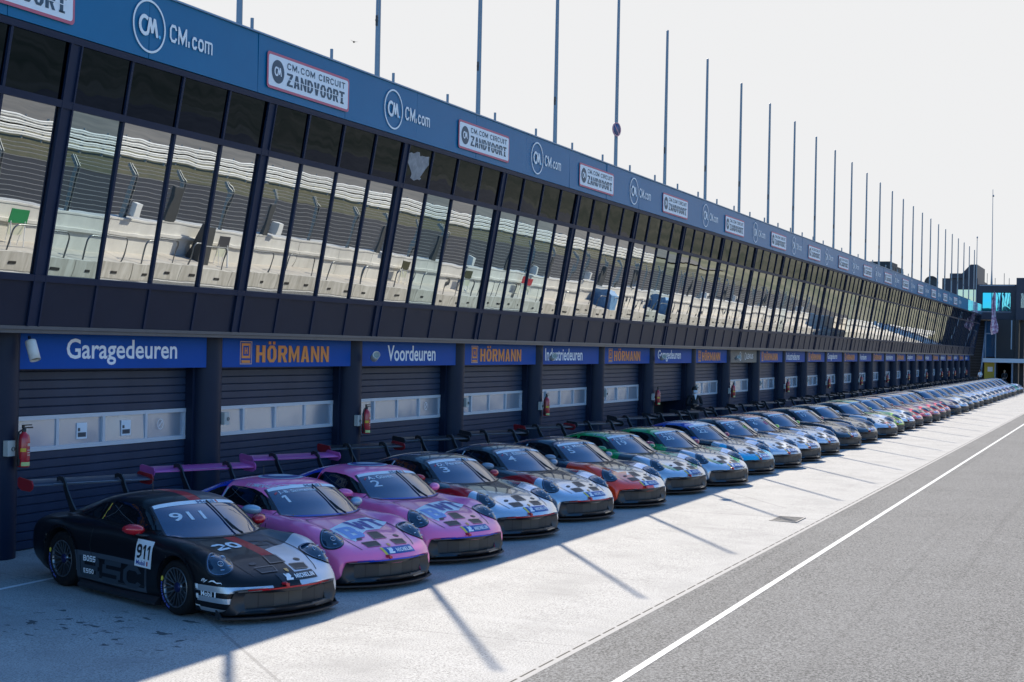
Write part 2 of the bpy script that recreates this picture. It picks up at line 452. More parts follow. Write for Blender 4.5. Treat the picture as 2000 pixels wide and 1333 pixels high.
sheet('grass_verge', [(X0, -29), (X1, -29), (X1, -22), (X0, -22)], mottled('verge_grass', (.030, .038, .012), (.085, .072, .032), 1.5, .95, bump=.6, bscale=12), -.19)
sheet('service_road', [(X0, -62), (X1, -62), (X1, -34), (X0, -34)], mottled('service_asphalt', (.075, .070, .062), (.15, .135, .115), .25, .9), -.19)

def make_hills():
    """dunes on the far side of the circuit and beyond the end of the pit lane"""
    vs, fs = [], []
    rnd = random.Random(3)
    ph = [(rnd.uniform(.004, .03), rnd.uniform(.004, .03), rnd.uniform(0, 6.3), rnd.uniform(.4, 1)) for _ in range(12)]
    def hh(x, y): return sum(a * math.sin(fx * x + fy * y + p) for fx, fy, p, a in ph)
    nx, ny = 70, 46
    def H(x, y):
        d1 = max(0, min(1, (-y - 75) / 60)); d2 = max(0, min(1, (x - 235) / 45)) * max(0, min(1, (12 - y) / 30 + .4))
        return -.5 + max(d1 * (7 + 1.6 * hh(x, y)), d2 * (7 + 1.2 * hh(x, y)))
    for j in range(ny):
        for i in range(nx):
            x = -300 + 1100 * i / (nx - 1); y = -420 + 560 * j / (ny - 1)
            vs.append((x, y, H(x, y) if not (x < 235 and y > -75) else -.6))
    for j in range(ny - 1):
        for i in range(nx - 1):
            a = j * nx + i; fs.append((a, a + 1, a + nx + 1, a + nx))
    b = MB(); b.add(vs, fs, 0, True)
    o = b.build('hills', mottled('dune_scrub', (.05, .062, .022), (.17, .15, .085), .12, .95, bump=.6, bscale=2))
    o['kind'] = 'structure'
make_hills()

# ---------------------------------------------------------------- pit wall and everything behind it (seen mirrored in the glazing)
PER, PH = 2.94, 35.86
def make_pitwall():
    m_wall = mottled('pit_wall_concrete', (.50, .488, .455), (.68, .668, .63), 1.1, .8, bump=.15, stretch=(1, 1, .35))
    m_step = mottled('step_concrete', (.33, .31, .27), (.60, .58, .53), 1.9, .85, stretch=(2.2, 1, .3))
    m_top = mottled('platform_concrete', (.40, .37, .325), (.52, .485, .435), 1.2, .85)
    root = empty('pit_wall', (0, -2, ZP), 'long white concrete pit wall with a raised stand along the pit lane', 'wall')
    st, pf, wl, lg, sl = MB(), MB(), MB(), MB(), MB()
    k0 = int((X0 - PH) / PER)
    for k in range(k0, int((X1 - PH) / PER)):
        x = PH + PER * k - .45
        a, b = x + .012, x + PER - .012
        st.box(a, b, -1.02, -.86, ZP - .2, .50); pf.box(a, b, -2.16, -1.022, .3, .497)
        wl.box(a, b, -2.52, -2.16, -.2, 1.60); wl.box(a, b, -2.56, -2.14, 1.602, 1.66)
        lg.box(a, b, -2.158, -2.06, 1.10, 1.20)
        if x < 160:
            for q in (.55, 2.0): sl.box(x + q, x + q + .30, -.862, -.84, .13, .21)
    st.build('step', m_step, root, (0, 2, -ZP)); pf.build('platform', m_top, root, (0, 2, -ZP)); wl.build('parapet', m_wall, root, (0, 2, -ZP))
    lg.build('ledge', m_wall, root, (0, 2, -ZP)); tag(sl.build('drain_slots', M_D0, root, (0, 2, -ZP)), kind='stuff')
M_D0 = mat('slot_dark', (.015, .015, .016), .8)
make_pitwall()

def make_hoops():
    b = MB()
    pts = [(0, 0, 0)]
    r = .22; W, H = 2.05, .80
    for i in range(7):
        a = math.pi - math.pi / 2 * i / 6; pts.append((r + r * math.cos(a), 0, H - r + r * math.sin(a)))
    for i in range(7):
        a = math.pi / 2 - math.pi / 2 * i / 6; pts.append((W - r + r * math.cos(a), 0, H - r + r * math.sin(a)))
    pts.append((W, 0, 0))
    b.tube(pts, .026, 8)
    me = b.mesh('railing_hoop'); me.materials.append(mat('galvanised', (.20, .21, .22), .35, .8))
    for k in range(-12, 36):
        o = link('railing_hoop', me, None, None, (PH + PER * k, -.98, .497))
        tag(o, 'grey bent tube railing hoop standing on the pit wall step', 'railing', 'railing hoops along the pit wall')
make_hoops()

def make_debris_fence():
    root = empty('debris_fence', (0, -2.3, 1.66), 'steel catch fence with cranked posts and cables above the pit wall', 'fence')
    m_post = mat('fence_post', (.26, .28, .29), .45, .6); m_c = mat('fence_cable', (.42, .42, .42), .4, .7)
    pm = MB()
    for w in (-.055, .055): pm.box(w - .008, w + .008, -.055, .055, -.25, 1.42)
    pm.box(-.06, .06, -.006, .006, -.25, 1.42)
    M = Matrix.Translation((0, 0, 1.42)) @ Matrix.Rotation(R(45), 4, 'X')
    for w in (-.055, .055): pm.box(w - .008, w + .008, -.055, .055, 0, .42, 0, M)
    me = pm.mesh('post'); me.materials.append(m_post)
    for k in range(-10, 38):
        link('post', me, root, None, (39.0 - 35.86 + PH + PER * k, 0, 0))
    bw = MB(); bw.box(-.16, .16, .07, .34, .12, .56); bw = bw.mesh('control_box'); bw.materials.append(mat('box_white', (.66, .67, .66), .5))
    dk = MB(); dk.box(-.20, .20, .06, .16, -.02, 1.22); dk = dk.mesh('screen_panel'); dk.materials.append(mat('panel_dark', (.05, .055, .06), .5))
    for k in range(-10, 38):
        x = 39.0 - 35.86 + PH + PER * k
        if k % 3 == 0: link('control_box', bw, root, None, (x + .28, 0, 0))
        if k % 5 in (1, 3): link('screen_panel', dk, root, None, (x - .32, 0, 0))
    cb = MB()
    zs = [i * .155 for i in range(10)]
    for i, z in enumerate(zs):
        r = .008
        cb.box(X0, 190, .05 - r, .05 + r, z - r, z + r)
    for i in range(1, 4):
        y = -.1 * i; cb.box(X0, 190, y - .008, y + .008, 1.42 + .1 * i - .008, 1.42 + .1 * i + .008)
    tag(cb.build('cables', m_c, root), kind='stuff')
make_debris_fence()

def make_armco():
    for nm, y, lab in (('guard_rail', -27.5, 'white four-rail steel barrier beyond the race track'),):
        root = empty(nm, (0, y, -.19), lab, 'barrier')
        m_w = mottled('barrier_white', (.66, .66, .64), (.82, .82, .80), 2, .5)
        for i in range(4):
            b = MB(); z = .18 + .30 * i
            b.prism([(0, z), (.06, z + .03), (.06, z + .08), (.0, z + .11), (.06, z + .14), (.06, z + .19), (0, z + .22), (-.02, z + .11)], 0, X0, 175)
            b.build('rail', m_w, root)
        ps = MB()
        for k in range(0, 108): ps.box(X0 + 2 * k, X0 + 2 * k + .1, -.14, -.02, 0, 1.4)
        tag(ps.build('posts', mat('barrier_post', (.3, .3, .3), .5, .5), root), kind='stuff')
make_armco()

def make_pit_boards():
    specs = [(31.6, 'red', (.45, .02, .03)), (33.9, 'green', (.02, .22, .08)), (27.3, 'green and white', (.05, .35, .14)), (44.6, 'black and white', (.05, .05, .06)), (58.5, 'dark and yellow', (.06, .06, .03)), (65.2, 'dark grey', (.04, .05, .06)), (73.4, 'bright red', (.42, .03, .04))]
    for x, n, c in specs:
        root = empty('pit_board', (x, -1.75, .497), '%s pit signal board on a thin white stand' % n, 'signal board')
        f = MB()
        for a in (-.28, .28): f.tube([(a, 0, 0), (a, -.06, 1.05)], .012, 6)
        f.tube([(-.28, .25, 0), (-.28, -.02, .75)], .012, 6); f.tube([(.28, .25, 0), (.28, -.02, .75)], .012, 6)
        f.build('stand', M_WH0, root)
        p = MB(); p.box(-.36, .36, -.02, .0, .66, 1.06); p.build('panel', mat('board_' + n.split()[0], c, .4), root)
        q = MB(); q.box(-.30, .30, .001, .006, .30, .60); q.build('number_panel', mat('board_pale', (.55, .56, .45), .5), root)
    for x, lab in ((43.3, 'tall dark grey cabinet leaning on the pit wall'), (30.4, 'dark grey cabinet beside the red signal board')):
        b = MB(); b.prism([(-.55, 0), (.05, 0), (-.12, 1.35), (-.30, 1.35)], 0, -.30, .30)
        tag(b.build('cabinet', mat('cabinet_grey', (.045, .048, .052), .5), None, (x, -1.5, .497)), lab, 'cabinet')
    for x in (86.0, 97.5):
        b = MB(); b.prism([(-.7, 0), (.7, 0), (.6, .9), (.15, 1.15), (-.5, .95)], 0, -.6, .6, 0)
        tag(b.build('covered_trolley', mottled('blue_tarpaulin', (.05, .16, .34), (.16, .32, .52), 4, .5), None, (x, -1.6, .497)), 'blue tarpaulin covering a trolley by the pit wall, %s one' % ('nearer' if x < 90 else 'farther'), 'trolley')
M_WH0 = mat('white_tube', (.75, .75, .74), .4)
make_pit_boards()
# ================================================================ the pit building
BAY, XB, NB = 5.057, 16.30, 27
K0 = -2
def bx(k): return XB + BAY * k
TILT = Vector((0, -.1688, .9856)); FN = Vector((0, -.9856, -.1688))       # up the glazing; out of the glazing
def fac(z): return 14.24 - (z - 3.40) * .1713
def fpt(x, z, out=0.0): return Vector((x, fac(z), z)) + FN * out
def fmat(x, z, out=0.0):
    M = Matrix((Vector((1, 0, 0)), TILT, -FN)).transposed().to_4x4()      # local x: along, y: up the slope, z: into the building
    M.translation = fpt(x, z, out); return M

M_NAVY = mottled('frame_navy', (.006, .014, .040), (.009, .019, .050), 1.2, .48, spec=.2)
M_PANEL = mottled('spandrel_grey', (.010, .015, .032), (.014, .020, .040), .8, .40, spec=.14)
M_FASCIA = mottled('fascia_blue', (.004, .125, .265), (.006, .145, .30), .5, .36, spec=.14)
M_TRIM = mat('trim_grey', (.055, .062, .078), .45)
M_DOOR = mottled('door_grey', (.013, .026, .056), (.026, .042, .080), 1.3, .42, spec=.26, stretch=(1, 1, .25))
M_ALU = mat('pale_frame', (.50, .54, .60), .4, .2)
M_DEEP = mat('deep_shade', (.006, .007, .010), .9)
M_ROOFING = mottled('roof_felt', (.05, .05, .055), (.09, .09, .095), .6, .9)
M_COL = mottled('column_navy', (.005, .011, .030), (.007, .015, .038), 1.0, .5, spec=.25)

def m_mirror(name, c, wav, rough=.0):
    m = mat(name, c, rough, 1.0); t = NT(m)
    o = t.obj()
    oi = t.n('ShaderNodeObjectInfo')
    ad = t.n('ShaderNodeVectorMath', operation='ADD'); t.l(o, ad.inputs[0])
    sc = t.n('ShaderNodeVectorMath', operation='SCALE'); t.l(oi.outputs['Location'], sc.inputs[0]); sc.inputs['Scale'].default_value = 3.7; t.l(sc.outputs[0], ad.inputs[1])
    h = t.noise(t.scale(ad.outputs[0], (1.0, .65, 1.0)), 1.15, 1.5, .45)
    t.bump(h, wav, .02)
    g = t.mix(t.math('MULTIPLY', oi.outputs['Random'], .28), c, tuple(.55 * x for x in c))
    t.l(g, t.b.inputs['Base Color'])
    return m
M_MIRROR = m_mirror('mirror_glazing', (.60, .625, .62), .085)
M_DARKGLASS = m_mirror('dark_glazing', (.020, .031, .055), .35)
M_MIRROR2 = m_mirror('mirror_glazing_teal', (.44, .55, .575), .085)
M_FOIL = m_mirror('wavy_foil', (.42, .47, .55), 1.3, .22)

M_FOIL.node_tree.nodes['Principled BSDF'].inputs['Metallic'].default_value = 0.55

def make_building():
    root = empty('pit_building', (bx(0), 14.5, 0), 'long dark two storey pit building with leaning mirrored windows and garages', 'building')
    inv = Matrix.Translation((bx(0), 14.5, 0)).inverted()
    def P(name, b, mats, kind=None):
        me = b.mesh(name) if isinstance(b, MB) else b
        me.transform(inv)
        return tag(link(name, me, root, mats), kind=kind)
    xa, xb = bx(K0) - .25, bx(NB) + .3
    b = MB()
    b.box(xa, xb, 13.62, 27, 8.15, 8.40)
    P('roof', b, M_ROOFING)
    b = MB()
    b.box(xa, xb, 14.32, 27, 3.303, 3.50)
    P('floor_slab', b, M_TRIM)
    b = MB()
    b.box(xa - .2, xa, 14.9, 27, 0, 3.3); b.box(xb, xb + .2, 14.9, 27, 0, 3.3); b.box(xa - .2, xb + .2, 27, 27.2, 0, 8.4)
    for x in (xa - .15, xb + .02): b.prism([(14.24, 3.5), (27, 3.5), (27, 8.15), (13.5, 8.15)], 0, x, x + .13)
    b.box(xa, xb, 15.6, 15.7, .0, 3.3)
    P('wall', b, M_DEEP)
    # gutter edge below the glazing
    b = MB(); b.box(xa, xb, 14.20, 14.34, 3.352, 3.402); b.box(xa, xb, 14.225, 14.34, 3.30, 3.348)
    P('gutter', b, mottled('gutter_metal', (.045, .052, .068), (.062, .07, .085), 3, .4))
    # long rails of the curtain wall
    for z0, z1, o in ((4.035, 4.125, .048), (6.445, 6.545, .048), (7.33, 7.42, .048)):
        b = MB()
        c = [fpt(0, z0, o), fpt(0, z1, o), fpt(0, z1, -.06), fpt(0, z0, -.06)]
        b.prism([(p.y, p.z) for p in c], 0, xa, xb)
        P('transom', b, M_NAVY)
    # uprights
    for k in range(K0, NB + 1):
        for nm, hw, o, zt in (('mullion', .112, .026, 7.33),):
            b = MB(); c = [fpt(0, 3.403, o), fpt(0, zt, o), fpt(0, zt, -.06), fpt(0, 3.403, -.06)]
            b.prism([(p.y, p.z) for p in c], 0, bx(k) - hw, bx(k) + hw)
            for s in (-1, 1):
                c = [fpt(0, 3.403, o + .025), fpt(0, zt, o + .025), fpt(0, zt, o), fpt(0, 3.403, o)]
                b.prism([(p.y, p.z) for p in c], 0, bx(k) + s * hw - .014, bx(k) + s * hw + .014)
            P(nm, b, M_NAVY)
    bars = []
    for k in range(K0, NB):
        for q in (1, 2, 3): bars.append(bx(k) + BAY * q / 4)
    def bar(xs):
        b = MB()
        for x in xs:
            for z0, z1 in ((3.403, 4.035), (4.125, 6.445), (6.545, 7.33)):
                c = [fpt(0, z0, .034), fpt(0, z1, .034), fpt(0, z1, -.06), fpt(0, z0, -.06)]
                b.prism([(p.y, p.z) for p in c], 0, x - .024, x + .024)
        return b
    for x in bars[:84]: P('glazing_bar', bar([x]), M_NAVY)
    # panes
    cols = []
    for k in range(K0, NB):
        for q in range(4):
            a = bx(k) + BAY * q / 4 + (.112 if q == 0 else .024); c = bx(k) + BAY * (q + 1) / 4 - (.112 if q == 3 else .024)
            cols.append((a, c))
    rnd = random.Random(11)
    lens_ = {}
    def pane(name, a, c, z0, z1, m, out, jitter, me=None):
        w = round(c - a, 3); L = (z1 - z0) / .9856
        key = (name, w)
        if key not in lens_:
            b = MB(); b.box(-w / 2, w / 2, -L / 2, L / 2, 0, .012); lens_[key] = b.mesh(name); lens_[key].materials.append(m)
        o = link(name, lens_[key], root)
        M = fmat((a + c) / 2, (z0 + z1) / 2, out)
        j = Matrix.Rotation(R(rnd.uniform(-jitter, jitter)), 4, 'X') @ Matrix.Rotation(R(rnd.uniform(-jitter, jitter)), 4, 'Y')
        o.matrix_local = inv @ M @ j
        return o
    def rest(name, cs, z0, z1, m, out):
        b = MB()
        for a, c in cs:
            p = [fpt(a, z0, out), fpt(c, z0, out), fpt(c, z1, out), fpt(a, z1, out)]
            b.add(p, [(0, 1, 2, 3)])
        P(name, b, m, 'stuff')
    for name, z0, z1, m, out, jit in (('window', 4.125, 6.445, M_MIRROR, .0, .16), ('upper_window', 6.545, 7.33, M_DARKGLASS, .0, .35), ('spandrel_panel', 3.405, 4.035, M_PANEL, .012, .05)):
        for i, (a, c) in enumerate(cols[:98]):
            o = pane(name, a, c, z0, z1, m, out, jit)
            if name == 'window' and i in (8, 17, 19, 20, 21, 22, 30, 31, 45, 58):
                o.material_slots[0].link = 'OBJECT'; o.material_slots[0].material = M_MIRROR2
            if name == 'upper_window' and i == 16:      # torn pale film left on one dark pane
                rf = random.Random(4); n_ = 26
                pts = [((.42 + .16 * math.sin(3 * t) + rf.uniform(-.07, .07)) * math.cos(t) * .95, (.36 + .10 * math.cos(2 * t) + rf.uniform(-.05, .05)) * math.sin(t)) for t in [2 * math.pi * q / n_ for q in range(n_)]]
                b = MB(); b.prism(pts, 2, -.006, -.002); f = b.mesh('torn_film')
                fo = link('torn_film', f, o, mottled('film_pale', (.14, .15, .17), (.30, .31, .33), 6, .6))
        rest(name, cols[98:], z0, z1, m, out)
    P('glazing_bar', bar(bars[84:]), M_NAVY, 'stuff')
    # fascia panels
    n = 0; x = 14.90 - 2.96 * 3
    FA = []
    while x < xb - 1:
        hi = min(x + 2.955, xb)
        b = MB(); b.box(x + .004, hi, 13.50, 13.58, 7.425, 8.41)
        me = b.mesh('fascia_panel'); me.transform(Matrix.Translation((-(x + hi) / 2, -13.54, -7.92)))
        o = link('fascia_panel', me, root, mat('balustrade_glass', (.20, .42, .58), .08, 0, .8) if x > 138 else M_FASCIA)
        ML = inv @ Matrix.Translation(((x + hi) / 2, 13.54, 7.92)) @ Matrix.Rotation(R(rnd.uniform(-.5, .5)), 4, 'X') @ Matrix.Rotation(R(rnd.uniform(-.25, .25)), 4, 'Z')
        o.matrix_local = ML
        FA.append((x, o, ML)); x += 2.96
    b = MB(); b.box(xa, 141, 13.47, 13.62, 8.412, 8.44)
    P('coping', b, mat('coping_blue', (.10, .20, .32), .35, .2))
    # circle emblem and name printed on the fascia
    ME_C = {}
    def put_logo(cx):
        c = Vector((cx, 13.476, 7.90)); ux, uz = Vector((1, 0, 0)), Vector((0, 0, 1))
        _, fo, ML = min(FA, key=lambda q: abs(q[0] + 1.48 - cx))
        b = MB()
        n_ = 48
        b.add([c + (ux * math.cos(2 * math.pi * i / n_) + uz * math.sin(2 * math.pi * i / n_)) * r for r in (.395, .362) for i in range(n_)],
              [(i, (i + 1) % n_, n_ + (i + 1) % n_, n_ + i) for i in range(n_)])
        lay = [0]
        def stroke(pts, w):
            for p_, q_ in zip(pts[:-1], pts[1:]):
                p_, q_ = Vector(p_), Vector(q_); t_ = (q_ - p_).normalized(); n_2 = Vector((-t_.y, t_.x)) * w / 2; lay[0] += 1
                off = Vector((0, -.0004 * lay[0], 0))
                pr = [p_ + n_2, p_ - n_2, q_ - n_2, q_ + t_ * w * .22, q_ + n_2]
                b.add([c + ux * v_.x + uz * v_.y + off for v_ in pr], [(0, 1, 2, 3, 4)])
        arc = [(-.115 + .115 * math.cos(a), .0 + .130 * math.sin(a)) for a in np.linspace(R(50), R(310), 14)]
        stroke(arc, .058)
        stroke([(-.042, -.10), (.005, .125), (.060, -.085), (.115, .125), (.180, -.13)], .054)
        vs, fs = heavy('CM.com', 1.12, .27, x0=.50, y0=-.125, stroke=.21, bar=.16, gap=.15)
        b.add([c + ux * u + uz * v for u, v in vs], fs)
        vs, fs = oval_pts(.250, -.115, .028, .028)
        b.add([c + ux * u + uz * v for u, v in vs], fs, 1)
        me = b.mesh('printed_logo')
        me.transform(ML.inverted() @ inv)
        link('printed_logo', me, fo, [mat('print_white', (.74, .78, .80), .5), mat('print_cyan', (.08, .45, .75), .5)])
    xs = [17.84, 25.68, 33.32, 40.98, 48.92, 56.23, 63.38]
    while xs[-1] < 128: xs.append(xs[-1] + 7.55)
    for cx in [10.1] + xs: put_logo(cx)
    # columns, doors
    for k in range(K0, NB + 1):
        b = MB(); b.lathe([(.29, 0.06), (.29, 3.303)], 28, 'z', 0, Matrix.Translation((bx(k), 14.80, 0)))
        b.box(bx(k) - .36, bx(k) + .34, 14.80, 15.60, 0.06, 3.302)
        P('column', b, M_COL)
    prof = []
    for k in range(K0, NB):
        a, c = bx(k) + .35, bx(k + 1) - .36
        z0 = gz(14.9) + .01 + (1.32 if k == 6 else 0)
        b = MB()
        def slats(zA, zB):
            nn = max(1, round((zB - zA) / .132)); h = (zB - zA) / nn
            poly = [(15.02, zA)]
            for i in range(nn):
                z = zA + h * i
                poly += [(14.965, z), (14.945, z + .012), (14.945, z + h - .012), (14.965, z + h - .002)]
            poly += [(15.02, zB)]
            b.prism(poly, 0, a, c)
        if k == 6: slats(z0, 3.0)
        else:
            slats(z0, 1.545); slats(2.075, 3.0)
        d = P('garage_door', b, M_DOOR)
        if k != 6:
            f = MB()
            for zA, zB in ((1.545, 1.61), (2.012, 2.075)): f.box(a, c, 14.925, 15.02, zA, zB)
            W = (c - a) / 4
            for i in range(5): f.box(max(a, a + W * i - .032), min(c, a + W * i + .032), 14.93, 15.02, 1.61, 2.012)
            P('window_frame', f, M_ALU).parent = d
            for i in range(4):
                g = MB(); g.box(-W / 2 + .03, W / 2 - .03, 0, .012, 1.61, 2.012)
                g = g.mesh('pane'); g.transform(Matrix.Translation((0, 0, -1.81)))
                o = link('pane', g, d, M_FOIL)
                o.matrix_local = inv @ Matrix.Translation((a + W * (i + .5), 14.96, 1.81)) @ Matrix.Rotation(R(rnd.uniform(-2.0, .5)), 4, 'X') @ Matrix.Rotation(R(rnd.uniform(-1.5, 1.5)), 4, 'Z')
            if k in (0, 1, 2):
                px = a + W * (3.35 if k == 0 else (.42 if k == 1 else 3.3))
                q_, f_, _ = strip_pts([(px + .075 * math.cos(t), 1.83 + .085 * math.sin(t)) for t in np.linspace(0, 2 * math.pi, 25)], .014)
                st = MB(); st.add([(u, 14.93, v) for u, v in q_], f_)
                q_, f_, _ = strip_pts([(px - .04, 1.79), (px + .045, 1.88)], .018); st.add([(u, 14.931, v) for u, v in q_], f_)
                P('sticker', st, mat('paper', (.72, .74, .78), .7)).parent = d
            if k == 0:
                nt = MB()
                for i in (1, 2):
                    xx = a + W * (i + .42)
                    nt.box(xx, xx + .24, 14.945, 14.955, 1.68, 1.93, 0)
                    nt.box(xx + .025, xx + .215, 14.942, 14.946, 1.71, 1.78, 1); nt.box(xx + .025, xx + .075, 14.942, 14.946, 1.80, 1.85, 1)
                nt = P('notice', nt, [mat('paper', (.72, .74, .78), .7), mat('print_dark', (.06, .06, .07), .7)]); nt.parent = d
    return root
def strip_pts(pts, w):
    Pp = [Vector(p) for p in pts]; L, Rr = [], []
    for i, p in enumerate(Pp):
        t = (Pp[min(i + 1, len(Pp) - 1)] - Pp[max(i - 1, 0)]).normalized(); n = Vector((-t.y, t.x))
        L.append(tuple(p + n * w / 2)); Rr.append(tuple(p - n * w / 2))
    n = len(Pp)
    return L + Rr, [(i, i + 1, n + i + 1, n + i) for i in range(n - 1)], 0
def oval_pts(cx, cy, rx, ry, n=24):
    return [(cx + rx * math.cos(2 * math.pi * i / n), cy + ry * math.sin(2 * math.pi * i / n)) for i in range(n)], [list(range(n))]
BUILDING = make_building()

# ---------------------------------------------------------------- circuit boards on the fascia
UX, UZ = Vector((1, 0, 0)), Vector((0, 0, 1))
ORD = ['nearest', 'second', 'third', 'fourth', 'fifth', 'sixth', 'seventh', 'eighth', 'ninth', 'tenth', 'eleventh', 'twelfth', 'thirteenth', 'fourteenth', 'fifteenth', 'sixteenth', 'seventeenth', 'eighteenth', 'nineteenth', 'twentieth',
       '21st', '22nd', '23rd', '24th', '25th', '26th', '27th', '28th', '29th', '30th', '31st', '32nd', '33rd', '34th', '35th']
def rrect(x0, x1, y0, y1, r, n=5):
    o = []
    for cx, cy, a0 in ((x1 - r, y1 - r, 0), (x0 + r, y1 - r, 90), (x0 + r, y0 + r, 180), (x1 - r, y0 + r, 270)):
        for i in range(n + 1):
            a = R(a0 + 90 * i / n); o.append((cx + r * math.cos(a), cy + r * math.sin(a)))
    return o
def make_circuit_boards():
    m_b = mat('board_white', (.72, .76, .80), .5); m_p = mat('border_rose', (.50, .10, .16), .5); m_t = mat('board_ink', (.020, .06, .10), .5)
    W, H = 2.72, .53
    b = MB(); b.prism(rrect(0, W, 0, H, .05), 1, 0, .02); plate = b.mesh('circuit_board')
    b = MB()
    o, i = rrect(-.045, W + .045, -.045, H + .045, .07), rrect(.012, W - .012, .012, H - .012, .045)
    n = len(o); b.add([(p[0], .004, p[1]) for p in o] + [(p[0], .004, p[1]) for p in i], [(q, (q + 1) % n, n + (q + 1) % n, n + q) for q in range(n)])
    border = b.mesh('border')
    b = MB()
    vs, fs = oval_pts(.285, H / 2, .20, .20, 36); b.add([(u, -.004, v) for u, v in vs], fs)
    disc = b.mesh('emblem')
    b = MB()
    def tx(body, w, h, x, y, z=-.004, **kw):
        vs, fs = text_poly(body, w, h, **kw); b.add([(x + u, z, y + v) for u, v in vs], fs)
    vs, fs = heavy('CM.COM CIRCUIT', 2.02, .115, stroke=.19, bar=.18, gap=.26); b.add([(.58 + u, -.004, .36 + v) for u, v in vs], fs)
    # slab-seriffed bold name with a white line through it
    word = 'ZANDVOORT'; cw = 2.04 / 9
    for i, ch in enumerate(word):
        x = .575 + cw * i
        vs, fs = heavy(ch, cw * .86, .225, stroke=.36, bar=.17); b.add([(x + u, -.004, .075 + v) for u, v in vs], fs)
        if ch in 'T':
            sl = [(x - .004, x + cw * .36), (x + cw * .55, x + cw * .95)] if ch != 'T' else [(x + cw * .2, x + cw * .74)]
            for a, c in sl: b.add([(a, -.004, .075), (c, -.004, .075), (c, -.004, .105), (a, -.004, .105)], [(0, 1, 2, 3)])
        if ch in '':
            for a, c in ((x - .008, x + cw * .36), (x + cw * .58, x + cw * .97)): b.add([(a, -.004, .272), (c, -.004, .272), (c, -.004, .30), (a, -.004, .30)], [(0, 1, 2, 3)])
    letter = b.mesh('lettering')
    b = MB()
    b.add([(.57, -.006, .185), (2.63, -.006, .185), (2.63, -.006, .198), (.57, -.006, .198)], [(0, 1, 2, 3)])
    line = b.mesh('white_line')
    b = MB()
    lay = 0
    for pts, w in (([(.235 + .055 * math.cos(t), H / 2 + .068 * math.sin(t)) for t in np.linspace(R(50), R(310), 12)], .032), ([(.270, .215), (.293, .335), (.320, .222), (.347, .335), (.380, .20)], .030)):
        for p_, q_ in zip(pts[:-1], pts[1:]):
            p_, q_ = Vector(p_), Vector(q_); t_ = (q_ - p_).normalized(); n_2 = Vector((-t_.y, t_.x)) * w / 2; lay += 1
            b.add([(v.x, -.006 - .0003 * lay, v.y) for v in (p_ + n_2, p_ - n_2, q_ - n_2, q_ + t_ * w * .22, q_ + n_2)], [(0, 1, 2, 3, 4)])
    mono = b.mesh('monogram')
    for me, m in ((plate, m_b), (border, m_p), (disc, m_t), (letter, m_t), (line, m_b), (mono, m_b)): me.materials.append(m)
    xs = [13.4, 21.10, 28.76, 36.35, 43.9, 51.6, 59.0]
    while xs[-1] < 126: xs.append(xs[-1] + 7.55)
    for n_, x in enumerate(xs):
        o = link('circuit_sign', plate, None, None, (x, 13.468, 7.60))
        tag(o, '%s white name board with rose border on the blue fascia, from left' % (ORD[n_] if n_ else 'partly cut off'), 'sign', 'circuit name boards on the fascia')
        link('border', border, o)
        d = link('emblem', disc, o); link('monogram', mono, d)
        l = link('lettering', letter, o); link('white_line', line, l)
make_circuit_boards()

